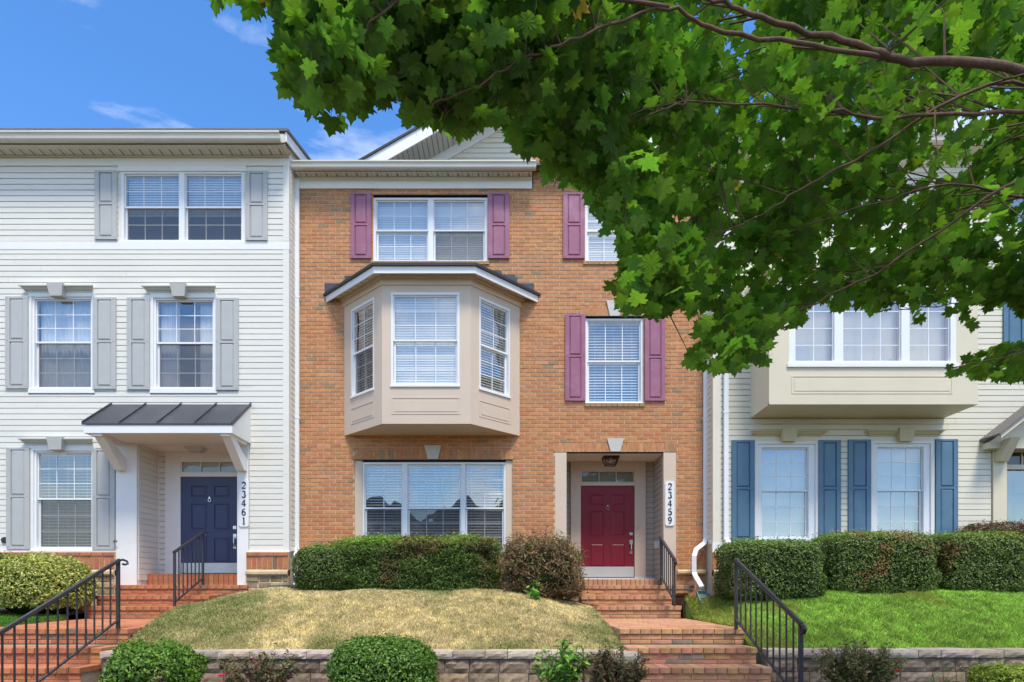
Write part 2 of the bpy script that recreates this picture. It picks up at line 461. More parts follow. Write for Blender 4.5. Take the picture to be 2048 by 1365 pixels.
# ------------------------------------------------------------------ windows, shutters, mouldings
PANES = {}
def window(parent, m, W, H, units, rows=(3, 3), meet=0.505, fr=0.045, blind=None, bmat='blind', screens=(), mull=0.0, name='window', trim='white_vinyl', sill=True, bfrac=1.0, gl='glass', pitch=0.052, tilt=0.5):
    """double-hung window filling the opening 0..W x 0..H; units = [(u0, u1, columns)] are the glazed bays inside it"""
    mb = MB(m)
    y0, y1 = -0.022, 0.095
    e = 0.004
    mb.box(0, units[0][0], y0, y1, 0, H); mb.box(units[-1][1], W, y0, y1, 0, H)
    for (a, b, _), (c, d, _) in zip(units, units[1:]): mb.box(b, c, y0 + e, y1, fr, H - fr)
    mb.box(units[0][0], units[-1][1], y0 + 0.001, y1, H - fr, H); mb.box(units[0][0], units[-1][1], y0 + 0.001, y1, 0, fr)
    if sill: mb.box(-0.01, W + 0.01, y0 - 0.02, y0 + 0.003, -0.012, fr * 0.55)
    zm = H * (1 - meet)
    sw = 0.022
    win = None
    sub = []
    for ui, (a, b, cols) in enumerate(units):
        for si, (zb, zt, yy, rw) in enumerate(((zm - 0.005, H - fr, 0.012, rows[0]), (fr, zm + 0.02, 0.045, rows[1]))):
            sa, sb = a + (0.004 if si else 0), b - (0.004 if si else 0)
            ss = sw + (0.012 if si else 0)
            mb.box(sa, sa + ss, yy, yy + 0.035, zb, zt); mb.box(sb - ss, sb, yy, yy + 0.035, zb, zt)
            mb.box(sa + ss, sb - ss, yy + 0.001, yy + 0.034, zt - sw * 1.1, zt); mb.box(sa + ss, sb - ss, yy + 0.001, yy + 0.034, zb, zb + sw * (1.5 if si == 0 else 1.3))
            ga, gb, gz, gt = sa + ss, sb - ss, zb + sw * (1.5 if si == 0 else 1.3), zt - sw * 1.1
            sub.append((ui, si, ga, gb, gz, gt, yy + 0.018, cols, rw))
    win = mb.build(name, trim, parent)
    rot = m.to_euler()
    for ui, si, ga, gb, gz, gt, yy, cols, rw in sub:
        mu = MB(m); t = 0.0075
        pw, ph = (gb - ga) / cols, (gt - gz) / rw
        for i in range(1, cols): mu.box(ga + i * pw - t, ga + i * pw + t, yy - 0.006, yy - 0.001, gz, gt)
        for j in range(1, rw): mu.box(ga, gb, yy - 0.0055, yy - 0.0005, gz + j * ph - t, gz + j * ph + t)
        mu.build('muntin', trim, win)
        for i in range(cols):
            for j in range(rw):
                key = (round(pw, 4), round(ph, 4), gl)
                if key not in PANES:
                    pm = MB(); pm.poly([(0, 0, 0), (pw, 0, 0), (pw, 0, ph), (0, 0, ph)])
                    PANES[key] = pm.data('pane', gl)
                put('pane', PANES[key], win, tuple(m @ Vector((ga + i * pw, yy, gz + j * ph))), rot)
        if (ui, si) in screens or ('all' in screens and si == 1):
            sc = MB(m); sc.poly([(ga, yy - 0.03, gz), (gb, yy - 0.03, gz), (gb, yy - 0.03, gt), (ga, yy - 0.03, gt)])
            sc.build('insect_screen', 'screen', win)
    for ui, (a, b, cols) in enumerate(units):
        kind = blind[ui] if isinstance(blind, (list, tuple)) else blind
        if kind == 'blinds':
            bl = MB(m)
            z = H - fr - 0.03
            zend = fr + (H - 2 * fr) * (1 - bfrac)
            ca, sa_ = math.cos(tilt) * 0.025, math.sin(tilt) * 0.025
            while z > zend:
                vs = [(a + 0.01, 0.118 - ca, z - sa_), (b - 0.01, 0.118 - ca, z - sa_), (b - 0.01, 0.118 + ca, z + sa_), (a + 0.01, 0.118 + ca, z + sa_)]
                bl.mesh(vs, [(0, 1, 2, 3)])
                z -= pitch * random.uniform(0.985, 1.015)
            for q in (0.15, 0.5, 0.85):
                x = a + (b - a) * q
                bl.box(x - 0.002, x + 0.002, 0.09, 0.092, zend, H - fr)
            bl.box(a + 0.008, b - 0.008, 0.10, 0.14, H - fr - 0.035, H - fr)
            bl.build('blinds', bmat, win)
        elif kind in ('curtain', 'drapes', 'shade'):
            cu = MB(m)
            spans = [(a, b, 0)] if kind != 'drapes' else [(a, a + (b - a) * 0.33, 0.30), (b - (b - a) * 0.30, b, -0.12)]
            for (p, q, lean) in spans:
                nseg = 44
                def yx(i): return 0.15 + (0.014 * math.sin(i * 1.9) + 0.01 * math.sin(i * 0.71 + 1) if kind != 'shade' else 0)
                for i in range(nseg):
                    u0, u1 = p + (q - p) * i / nseg, p + (q - p) * (i + 1) / nseg
                    l0 = lean * (b - a) if False else 0
                    cu.poly([(u0, yx(i), 0.0), (u1, yx(i + 1), 0.0), (u1, yx(i + 1), H), (u0, yx(i), H)])
            cu.build('window_shade' if kind == 'shade' else 'curtain', 'shade' if kind == 'shade' else 'curtain', win, smooth=True)
    return win

def shutter(parent, m, W, H, material, split=0.5):
    mb = MB(m)
    t0, t1 = -0.022, -0.034
    st = W * 0.2
    mb.box(0, W, t0 + 0.006, 0.0, 0, H)
    zr = H * split
    rail = 0.04
    for a, b, c, d in ((0, st, 0, H), (W - st, W, 0, H)): mb.box(a, b, t1, t0 + 0.005, c, d)
    for c, d in ((0, rail * 1.3), (zr - rail / 2, zr + rail / 2), (H - rail, H)): mb.box(st, W - st, t1 + 0.001, t0 + 0.005, c, d)
    for x in (st * 0.45, W - st * 0.45):
        for z in (0.04, zr, H - 0.04):
            mb.box(x - 0.006, x + 0.006, t1 - 0.003, t1, z - 0.006, z + 0.006, (0.35, 0.35, 0.35))
    sh = mb.build('shutter', material, parent)
    for c, d in ((rail * 1.3, zr - rail / 2), (zr + rail / 2, H - rail)):
        p = MB(m); g, b = 0.012, 0.02
        x0, x1, z0, z1 = st + g, W - st - g, c + g, d - g
        vs = [(x0, t0 + 0.005, z0), (x1, t0 + 0.005, z0), (x1, t0 + 0.005, z1), (x0, t0 + 0.005, z1),
              (x0 + b, t1 - 0.001, z0 + b), (x1 - b, t1 - 0.001, z0 + b), (x1 - b, t1 - 0.001, z1 - b), (x0 + b, t1 - 0.001, z1 - b)]
        p.mesh(vs, [(4, 5, 6, 7)] + [(i, (i + 1) % 4, 4 + (i + 1) % 4, 4 + i) for i in range(4)])
        p.build('panel', material, sh)
    return sh

def sweep_x(mb, prof, x0, x1, c=(1, 1, 1), inset=0.0):
    """profile of (y, z) points extruded along x; inset shortens each end in proportion to depth for a mitred return"""
    ymax = max(p[0] for p in prof)
    a = [(x0 + (p[0] - min(q[0] for q in prof)) * inset, p[0], p[1]) for p in prof]
    b = [(x1 - (p[0] - min(q[0] for q in prof)) * inset, p[0], p[1]) for p in prof]
    mb.loft(a, b, c)
def crown_head(parent, xc, wid, zt, zb, y, material, kmat, kw):
    """stepped head moulding with a raised keystone over a window"""
    mb = MB()
    h = zt - zb
    prof = [(y, zb), (y - 0.03, zb), (y - 0.04, zb + h * 0.3), (y - 0.07, zb + h * 0.4), (y - 0.10, zb + h * 0.72), (y - 0.13, zb + h * 0.8), (y - 0.13, zt), (y, zt)]
    sweep_x(mb, prof, xc - wid / 2, xc + wid / 2, inset=0.9)
    hd = mb.build('head_moulding', material, parent)
    k = MB()
    a, b = kw
    z0, z1 = zb - 0.10, zt + 0.02
    f = [(xc - b / 2, y - 0.13, z0), (xc + b / 2, y - 0.13, z0), (xc + a / 2, y - 0.17, z1), (xc - a / 2, y - 0.17, z1)]
    k.loft(f, [(p[0], y - 0.01, p[2]) for p in f])
    k.build('keystone', kmat, hd)
    return hd
def keystone(parent, xc, a, b, z0, z1, y, out, material):
    k = MB()
    f = [(xc - b / 2, y - out, z0), (xc + b / 2, y - out, z0), (xc + a / 2, y - out - 0.01, z1), (xc - a / 2, y - out - 0.01, z1)]
    k.loft(f, [(p[0], y + 0.01, p[2]) for p in f])
    return k.build('keystone', material, parent)
def gutter(parent, x0, x1, ztop, zbot, yback, depth, material='almond_metal', name='gutter'):
    mb = MB()
    h = ztop - zbot
    yf = yback - depth
    prof = [(yback, zbot), (yf + depth * 0.45, zbot), (yf + depth * 0.25, zbot + h * 0.18), (yf + depth * 0.18, zbot + h * 0.6), (yf + 0.012, zbot + h * 0.76), (yf, zbot + h * 0.8), (yf, ztop), (yf + 0.014, ztop), (yf + 0.014, zbot + h * 0.84), (yback, zbot + h * 0.5)]
    sweep_x(mb, prof, x0, x1)
    return mb.build(name, material, parent)
def soffit(parent, x0, x1, y0, y1, z, material='soffit', pitch=0.10, slope=None):
    """vented soffit: strips with grooves between, a vent slot on some"""
    mb = MB()
    x = x0; i = 0
    while x < x1 - 0.01:
        b = min(x + pitch, x1)
        mb.box(x + 0.005, b - 0.005, y0, y1, z, z + 0.01)
        if i % 2 == 0: mb.box(x + 0.012, x + 0.034, y0 + (y1 - y0) * 0.35, y1 - 0.004, z - 0.002, z + 0.001, (0.3, 0.3, 0.3))
        x = b; i += 1
    mb.box(x0, x1, y0, y1, z + 0.006, z + 0.03, (0.5, 0.5, 0.5))
    return mb.build('soffit', material, parent)
def six_panel_door(house, m, W, H, material, handle_x, knocker=True, kick=0.0):
    mb = MB(m)
    mb.box(0, W, 0.0, 0.05, 0, H)
    d = mb.build('door', material, house)
    st, mid = W * 0.17, W * 0.13
    cw = (W - 2 * st - mid) / 2
    rowz = [(0.115, 0.375), (0.455, 0.73), (0.79, 0.915)]
    for c in range(2):
        for a, b in rowz:
            x0, x1, z0, z1 = st + c * (cw + mid), st + c * (cw + mid) + cw, a * H, b * H
            p = MB(m)
            # raised field inside a sunken-looking moulding ring
            r = 0.014
            for q in ((x0, x1, z0, z0 + r), (x0, x1, z1 - r, z1), (x0, x0 + r, z0 + r, z1 - r), (x1 - r, x1, z0 + r, z1 - r)):
                p.box(q[0], q[1], -0.010, 0.001, q[2], q[3])
            i0, i1 = 0.04, 0.02
            vs = [(x0 + i0 - i1, 0.0005, z0 + i0 - i1), (x1 - i0 + i1, 0.0005, z0 + i0 - i1), (x1 - i0 + i1, 0.0005, z1 - i0 + i1), (x0 + i0 - i1, 0.0005, z1 - i0 + i1),
                  (x0 + i0, -0.009, z0 + i0), (x1 - i0, -0.009, z0 + i0), (x1 - i0, -0.009, z1 - i0), (x0 + i0, -0.009, z1 - i0)]
            p.mesh(vs, [(4, 5, 6, 7)] + [(k, (k + 1) % 4, 4 + (k + 1) % 4, 4 + k) for k in range(4)])
            p.build('panel', material, d)
    if kick:
        k = MB(m); k.box(0.01, W - 0.01, -0.013, -0.002, 0.015, kick); k.build('kick_plate', 'kick_metal', d)
    if knocker:
        k = MB(m); zc = H * 0.765
        ring = [(W / 2 + 0.028 * math.cos(a), -0.022, zc + 0.036 * math.sin(a) - 0.01) for a in [i * math.pi / 6 for i in range(13)]]
        k.tube(ring, 0.008, 6)
        k.prism([(W / 2 - 0.018, zc + 0.02), (W / 2 + 0.018, zc + 0.02), (W / 2 + 0.012, zc + 0.05), (W / 2, zc + 0.062), (W / 2 - 0.012, zc + 0.05)], -0.03, 0.0)
        k.build('knocker', 'nickel', d)
    if handle_x:
        k = MB(m); zc = H * 0.47
        k.box(handle_x - 0.034, handle_x + 0.034, -0.03, 0.0, zc - 0.02, zc + 0.045)
        k.build('deadbolt', 'nickel', d)
        k = MB(m); zc = H * 0.36
        k.box(handle_x - 0.034, handle_x + 0.034, -0.022, 0.0, zc, zc + 0.10)
        k.box(handle_x - 0.026, handle_x + 0.026, -0.022, 0.0, zc - 0.20, zc - 0.14)
        k.tube([(handle_x, -0.02, zc + 0.03), (handle_x, -0.07, zc + 0.01), (handle_x, -0.075, zc - 0.09), (handle_x, -0.02, zc - 0.17)], 0.011, 8)
        k.build('handle', 'nickel', d)
    return d
def transom(house, m, W, H, n, material):
    mb = MB(m); t = 0.022
    mb.box(-t, W + t, -0.01, 0.05, -t, 0); mb.box(-t, W + t, -0.01, 0.05, H, H + t)
    mb.box(-t, 0, -0.01, 0.05, 0, H); mb.box(W, W + t, -0.01, 0.05, 0, H)
    for i in range(1, n): mb.box(W * i / n - 0.010, W * i / n + 0.010, -0.004, 0.03, 0, H)
    tr = mb.build('transom_window', material, house)
    for i in range(n):
        p = MB(m); p.poly([(W * i / n, 0.02, 0), (W * (i + 1) / n, 0.02, 0), (W * (i + 1) / n, 0.02, H), (W * i / n, 0.02, H)])
        p.build('pane', 'glass_dark', tr)
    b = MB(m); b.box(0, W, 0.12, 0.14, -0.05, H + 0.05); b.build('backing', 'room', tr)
    return tr
def plaque(digits, xc, zt, zb, y, label):
    t = thing('house_number_plaque', label, 'house number', (xc, y, zb))
    W = (zt - zb) * 0.205
    mb = MB(); r = W * 0.22
    out = []
    for cx, cz, a0 in ((xc + W / 2 - r, zb + r, -90), (xc + W / 2 - r, zt - r, 0), (xc - W / 2 + r, zt - r, 90), (xc - W / 2 + r, zb + r, 180)):
        for i in range(4):
            a = math.radians(a0 + 30 * i); out.append((cx + r * math.cos(a), cz + r * math.sin(a)))
    mb.prism(out, y - 0.02, y)
    mb.build('board', 'plaque', t)
    n = len(digits); hh = (zt - zb) * 0.94 / n
    for i, ch in enumerate(digits):
        numeral(ch, t, xc, zt - (zt - zb) * 0.03 - (i + 0.5) * hh, hh * 0.78, y - 0.021)
    return t
# numerals drawn as strokes with thick and thin parts, (x, z, width) in a unit box
def arcp(cx, cz, rx, rz, a0, a1, n, w0, w1):
    return [(cx + rx * math.cos(math.radians(a0 + (a1 - a0) * i / n)), cz + rz * math.sin(math.radians(a0 + (a1 - a0) * i / n)), w0 + (w1 - w0) * math.sin(math.pi * i / n)) for i in range(n + 1)]
GLYPH = {
    '1': [[(-0.16, 0.36, .05), (0.0, 0.45, .12), (0.02, 0.48, .16)], [(0.02, 0.48, .17), (0.02, -0.46, .17)], [(-0.16, -0.47, .07), (0.2, -0.47, .07)]],
    '2': [arcp(0.0, 0.2, 0.24, 0.26, 165, -35, 12, .10, .20) + [(-0.05, -0.2, .10), (-0.28, -0.44, .09)], [(-0.28, -0.44, .11), (0.05, -0.42, .16), (0.2, -0.44, .12), (0.28, -0.28, .05)]],
    '3': [arcp(-0.02, 0.25, 0.2, 0.22, 160, -80, 10, .08, .17), arcp(-0.02, -0.2, 0.24, 0.26, 85, -160, 12, .08, .2)],
    '4': [[(0.08, 0.48, .1), (-0.3, -0.17, .07)], [(-0.3, -0.17, .09), (0.32, -0.17, .09)], [(0.1, 0.48, .16), (0.1, -0.48, .17)]],
    '5': [[(-0.16, 0.44, .13), (0.24, 0.46, .13)], [(-0.17, 0.46, .08), (-0.2, 0.06, .07)], [(-0.2, 0.06, .07)] + arcp(-0.02, -0.17, 0.25, 0.28, 110, -155, 12, .10, .2)],
    '6': [[(0.2, 0.42, .1), (0.05, 0.47, .1), (-0.14, 0.3, .14), (-0.23, 0.02, .17), (-0.22, -0.2, .17)], arcp(0.0, -0.2, 0.22, 0.26, 180, -180, 18, .12, .15)],
    '9': [[(-0.2, -0.42, .1), (-0.05, -0.47, .1), (0.14, -0.3, .14), (0.23, -0.02, .17), (0.22, 0.2, .17)], arcp(0.0, 0.2, 0.22, 0.26, 0, 360, 18, .12, .15)],
}
def numeral(ch, parent, xc, zc, h, y):
    mb = MB()
    for si, st in enumerate(GLYPH[ch]):
        yy = y - 0.0008 * si
        P = [Vector((p[0], p[1])) for p in st]
        Lf, Rt = [], []
        for i, p in enumerate(P):
            t = (P[min(i + 1, len(P) - 1)] - P[max(i - 1, 0)]).normalized()
            nrm = Vector((-t.y, t.x)) * st[i][2] / 2
            Lf.append(p + nrm); Rt.append(p - nrm)
        for i in range(len(P) - 1):
            q = [Rt[i], Rt[i + 1], Lf[i + 1], Lf[i]]
            mb.mesh([(xc + v.x * h, yy - 0.006, zc + v.y * h) for v in q] + [(xc + v.x * h, yy, zc + v.y * h) for v in q],
                    [(0, 1, 2, 3), (0, 4, 5, 1), (1, 5, 6, 2), (2, 6, 7, 3), (3, 7, 4, 0)])
    return mb.build('numeral', 'numeral', parent)

YL = YR = -0.38
# ------------------------------------------------------------------ the ground
def sheet(name, fn, xs, ys, material, el=None, er=None, **props):
    mp_ = lambda x, y: (el(y) if el else xs[0]) + (x - xs[0]) / (xs[-1] - xs[0]) * ((er(y) if er else xs[-1]) - (el(y) if el else xs[0]))
    xs = [xs[0]] + list(xs) + [xs[-1]]
    vs = np.array([(mp_(x, y), y, fn(mp_(x, y), y) - (0.5 if i in (0, len(xs) - 1) else 0)) for y in ys for i, x in enumerate(xs)])
    nx, ny = len(xs), len(ys)
    fs = np.array([(j * nx + i, j * nx + i + 1, (j + 1) * nx + i + 1, (j + 1) * nx + i) for j in range(ny - 1) for i in range(nx - 1)])
    o = big_mesh(name, vs, fs, np.ones((len(fs), 3)), material, **props)
    o.data.polygons.foreach_set('use_smooth', [True] * len(fs))
    return o
def smooth(t): t = min(max(t, 0), 1); return t * t * (3 - 2 * t)
g = MB(); g.poly([(-400, -400, 0), (400, -400, 0), (400, 400, 0), (-400, 400, 0)])
g.build('ground', 'earth', kind='structure')
g = MB(); g.box(-60, 60, -26, -13.6, -0.2, 0.02); g.build('road', 'asphalt', kind='structure')
g = MB(); g.box(-60, 60, -13.4, -13.25, -0.2, 0.14); g.build('kerb', 'concrete', kind='structure')
g = MB()
for i in range(-14, 15): g.box(i * 1.5 + 0.006, i * 1.5 + 1.494, -11.9, -10.4, -0.1, 0.13)
g.build('pavement', 'concrete', kind='structure')
g = MB(); g.poly([(-14, -13.25, 0.10), (14, -13.25, 0.10), (14, -11.9, 0.12), (-14, -11.9, 0.12)]); g.build('verge', 'green_soil', kind='structure')
g = MB(); g.poly([(-14, -10.4, 0.12), (14, -10.4, 0.12), (14, -4.1, 0.30), (-14, -4.1, 0.30)]); g.build('planting_bed', 'mulch', kind='structure')
YW = -4.15                     # front face of the retaining walls
ZCAP = CZ - 0.79
YLAWN0, YLAWN1 = YW + 0.33, -1.15
def z_dry(x, y):
    t = min(max((y - YLAWN0) / (YLAWN1 - YLAWN0), 0), 1)
    e = smooth((x + 5.7) / 1.7) * smooth((1.75 - x) / 1.9)
    zc = CZ - 0.30 + 0.33 * e - 0.0 + 0.10 * smooth((-3.6 - x) / 1.5)
    z0 = ZCAP - 0.02
    side = 1 - e
    prof = math.sin(t * math.pi / 2) ** (0.95 - 0.35 * side * 0)
    return z0 + (zc - z0) * prof + 0.012 * math.sin(x * 3.1 + y * 2.3) + 0.008 * math.sin(x * 7.3 - y * 5.1)
def z_green(x, y):
    t = min(max((y - YLAWN0) / (YLAWN1 - YLAWN0), 0), 1)
    zc = CZ - 0.13 + 0.14 * smooth((x - 3.4) / 2.4)
    z0 = ZCAP - 0.02
    z = z0 + (zc - z0) * math.sin(t * math.pi / 2) ** 0.95 + 0.012 * math.sin(x * 2.7 + y * 2.9)
    ex = 3.13 + 0.22 * min(max((-1.1 - y) / 2.4, 0), 1)
    k = smooth((x - ex) / 0.75)
    zw = CZ - 0.475 - 0.055 * min(max((-1.1 - y) / 2.4, 0), 1) + 0.33 * smooth((y + 1.65) / 0.5)
    return min(z, zw * (1 - k) + z * k) if y < -1.5 else zw * (1 - k) + z * k
def z_left(x, y):
    t = min(max((y + 4.3) / 3.0, 0), 1)
    return CZ - 0.62 + 0.25 * t - 0.68 * smooth((-4.4 - y) / 1.6)
lin_ = lambda a, b, n: [a + (b - a) * i / (n - 1) for i in range(n)]
XD0, XD1, XG0, XG1 = -5.62, 1.62, 3.2, 11.0
te = lambda y: np.clip((-1.1 - y) / 2.4, 0, 1)
e_dl = lambda y: -5.68 + 0.17 * te(y)
e_dr = lambda y: 1.345 + 0.21 * te(y)
e_gl = lambda y: 3.13 + 0.22 * te(y)
sheet('lawn', z_dry, lin_(XD0, XD1, 60), lin_(YLAWN0, YLAWN1, 24), 'lawn_soil', e_dl, e_dr, kind='structure')
sheet('lawn', z_green, lin_(XG0, XG1, 60), lin_(YLAWN0, YLAWN1, 24), 'green_soil', e_gl, None, kind='structure')
sheet('lawn', z_left, lin_(-14, -7.66, 20), lin_(-6.2, -1.3, 20), 'green_soil', kind='structure')
def bed_sheet(zf, x0, x1, el=None, er=None, lift=0.02):
    sheet('mulch_bed', lambda x, y: zf(x, min(y, YLAWN1)) + lift + 0.02 * math.sin(x * 9 + y * 7) * (1 if y > YLAWN1 + 0.05 else 0) - (0.06 if y < YLAWN1 + 0.01 else 0),
          lin_(x0, x1, 60), [YLAWN1 - 0.05] + lin_(YLAWN1 + 0.06, 0.12, 10), 'mulch', el, er, kind='structure')
bed_sheet(z_dry, XD0, XD1, e_dl, lambda y: 1.29); bed_sheet(z_green, XG0, XG1, lambda y: 3.12)
sheet('mulch_bed', lambda x, y: CZ - 0.36 + 0.02 * math.sin(x * 9 + y * 7), lin_(-12, -7.66, 30), lin_(-1.75, 0, 10), 'mulch', kind='structure')
def chips(name, zf, x0, x1, y0, y1, n, cols):
    X, Y = rng.uniform(x0, x1, n), rng.uniform(y0, y1, n)
    Z = np.array([zf(x, y) for x, y in zip(X, Y)]) + 0.012
    a = rng.uniform(0, 2 * np.pi, n); l = rng.uniform(0.012, 0.035, n); wd = rng.uniform(0.005, 0.012, n); dz = rng.uniform(-0.012, 0.02, n)
    dx, dy = np.cos(a) * l, np.sin(a) * l; ex, ey = -np.sin(a) * wd, np.cos(a) * wd
    V = np.stack([np.stack([X - dx - ex, Y - dy - ey, Z - dz], 1), np.stack([X + dx - ex, Y + dy - ey, Z + dz], 1), np.stack([X + dx + ex, Y + dy + ey, Z + dz + 0.006], 1), np.stack([X - dx + ex, Y - dy + ey, Z - dz + 0.006], 1)], 1).reshape(-1, 3)
    Fc = np.arange(n * 4).reshape(n, 4)
    c = np.array(cols)[rng.integers(0, len(cols), n)] * rng.uniform(0.7, 1.3, (n, 1))
    big_mesh(name, V, Fc, c, 'leaf', kind='stuff')
MCOL = [(0.07, 0.03, 0.02), (0.05, 0.025, 0.018), (0.10, 0.045, 0.03), (0.035, 0.02, 0.015)]
chips('mulch', lambda x, y: z_dry(x, YLAWN1) + 0.02, XD0, XD1, YLAWN1 - 0.06, -0.1, 5000, MCOL)
chips('mulch', lambda x, y: z_green(x, YLAWN1) + 0.02, XG0, XG1, YLAWN1 - 0.06, -0.1, 6000, MCOL + [(0.16, 0.10, 0.06)])
chips('mulch', lambda x, y: CZ - 0.35, -11, -7.66, -1.75, -0.4, 3000, [(0.03, 0.025, 0.025), (0.045, 0.035, 0.035), (0.06, 0.05, 0.045)])

def vnoise(x, y, s, seed=0):
    r = np.random.default_rng(seed); t = r.random((64, 64))
    u, v = x * s, y * s
    i, j = np.floor(u).astype(int), np.floor(v).astype(int); a, b = u - i, v - j
    a, b = a * a * (3 - 2 * a), b * b * (3 - 2 * b)
    gq = lambda p, q: t[p % 64, q % 64]
    return (gq(i, j) * (1 - a) + gq(i + 1, j) * a) * (1 - b) + (gq(i, j + 1) * (1 - a) + gq(i + 1, j + 1) * a) * b
def grass(name, zf, x0, x1, y0, y1, n, hgt, colfn, bend=0.6, el=None, er=None):
    X, Y = rng.uniform(x0, x1, n), rng.uniform(y0, y1, n)
    if el: k_ = X > el(Y) + .0; X, Y = X[k_], Y[k_]
    if er: k_ = X < er(Y) - .0; X, Y = X[k_], Y[k_]
    n = len(X)
    zv = np.vectorize(zf)
    Z = zv(X, Y) - 0.004
    a = rng.uniform(0, 2 * np.pi, n)
    clump = vnoise(X, Y, 5.0, 3)
    h = hgt * rng.uniform(0.5, 1.25, n) * (0.6 + 0.8 * clump)
    wd = rng.uniform(0.003, 0.0062, n)
    la = vnoise(X, Y, 4.0, 5) * 12 + rng.normal(0, 1.9, n)
    lx, ly = np.cos(la) * h * bend * rng.uniform(0.3, 1.3, n), np.sin(la) * h * bend * rng.uniform(0.3, 1.3, n)
    ex, ey = np.cos(a) * wd, np.sin(a) * wd
    p0 = np.stack([X - ex, Y - ey, Z], 1); p1 = np.stack([X + ex, Y + ey, Z], 1)
    q = np.stack([X + lx * 0.35 + ex * .8, Y + ly * 0.35 + ey * .8, Z + h * 0.6], 1)
    q0 = np.stack([X + lx * 0.35 - ex * .8, Y + ly * 0.35 - ey * .8, Z + h * 0.6], 1)
    tip = np.stack([X + lx, Y + ly, Z + h * 0.92], 1)
    V = np.stack([p0, p1, q, q0, tip], 1).reshape(-1, 3)
    b = np.arange(n) * 5
    F1 = np.stack([b, b + 1, b + 2], 1); F2 = np.stack([b, b + 2, b + 3], 1); F3 = np.stack([b + 3, b + 2, b + 4], 1)
    Fc = np.concatenate([F1, F2, F3])
    c = colfn(X, Y, n)
    big_mesh(name, V, Fc, np.concatenate([c, c, c]), 'grass', kind='stuff')
def col_dry(X, Y, n):
    p = vnoise(X, Y, 0.75, 11) * 0.6 + vnoise(X, Y, 2.6, 12) * 0.4
    edge = np.clip((X + 3.9) / -1.2, 0, 1) * 0.45 + np.clip((X - 0.85) / 0.7, 0, 1) * 0.42
    gfac = np.clip((p + edge - 0.575) * 4, 0, 1)[:, None]
    gfac = np.where(rng.random((n, 1)) < 0.05, 0.8, gfac * rng.uniform(0.4, 1, (n, 1)))
    dry = np.array((0.74, 0.59, 0.345)) * rng.uniform(0.7, 1.25, (n, 1)) * (0.75 + 0.5 * vnoise(X, Y, 11.0, 22)[:, None]) * np.array([1, 1, 1]) ** 1
    dry = dry * (0.88 + 0.24 * vnoise(X, Y, 1.7, 21)[:, None])
    gr = np.array((0.14, 0.20, 0.04)) * rng.uniform(0.7, 1.3, (n, 1))
    return dry * (1 - gfac) + gr * gfac
def col_green(X, Y, n):
    p = vnoise(X, Y, 1.1, 31)[:, None]
    gr = np.array((0.33, 0.49, 0.09)) * rng.uniform(0.5, 1.45, (n, 1)) * (0.7 + 0.6 * vnoise(X, Y, 11.0, 32)[:, None]) * (0.75 + 0.5 * p)
    ye = np.array((0.34, 0.33, 0.07)) * rng.uniform(0.7, 1.2, (n, 1))
    k = np.clip((3.95 - X) / 0.6 + (vnoise(X, Y, 2.0, 33) - 0.5) * 1.6, 0, 1)[:, None] * rng.uniform(0.3, 1, (n, 1))
    k = np.clip(np.where(rng.random((n, 1)) < 0.07, 0.8, k) + np.clip((vnoise(X, Y, 1.6, 35) - .68) * 4, 0, .7)[:, None], 0, 1)
    return gr * (1 - k) + ye * k
grass('grass', z_dry, XD0 - .1, XD1, YLAWN0 - 0.04, YLAWN1, 150000, 0.040, col_dry, 0.9, e_dl, e_dr)
grass('grass', z_green, XG0 - .1, 9.6, YLAWN0 - 0.04, YLAWN1, 170000, 0.08, col_green, 0.7, e_gl)
grass('grass', z_left, -9.6, -7.66, -4.2, -1.7, 30000, 0.05, lambda X, Y, n: np.array((0.10, 0.24, 0.03)) * rng.uniform(0.6, 1.4, (n, 1)))

# ------------------------------------------------------------------ BRICK TOWNHOUSE (wall plane Y = 0)
bh = thing('townhouse', 'orange brick townhouse with plum shutters, a tan bay window and a dark red front door', 'house', (0, 0, CZ - 0.3))
X_ = lambda px, y=0.0: PX(px, y)
Z_ = lambda py, y=0.0: PZ(py, y)
BX0, BX1 = X_(589), X_(1411)
ZB0, ZFR = CZ - 0.55, Z_(377)
op_top = (X_(746), X_(975), Z_(523), Z_(390))
op_topr = (X_(1170), X_(1281), Z_(523), Z_(392))
op_bay = (X_(700), X_(1030), Z_(862), Z_(560))
op_trip = (X_(709), X_(1025), Z_(1108), Z_(920))
op_mid = (X_(1171), X_(1287), Z_(807), Z_(633))
op_port = (X_(1110), X_(1352), ZB0, Z_(905))
ops = [op_top, op_topr, op_bay, op_trip, op_mid, op_port]
ZUP = Z_(300)
wall = MB()
holed_wall(wall, BX0, BX1, ZB0, ZFR, ops, 0.0, 0.20)
wall.box(X_(1066), BX1, 0.0, 0.20, ZFR, ZUP)
wall.build('wall', 'mortar', bh)
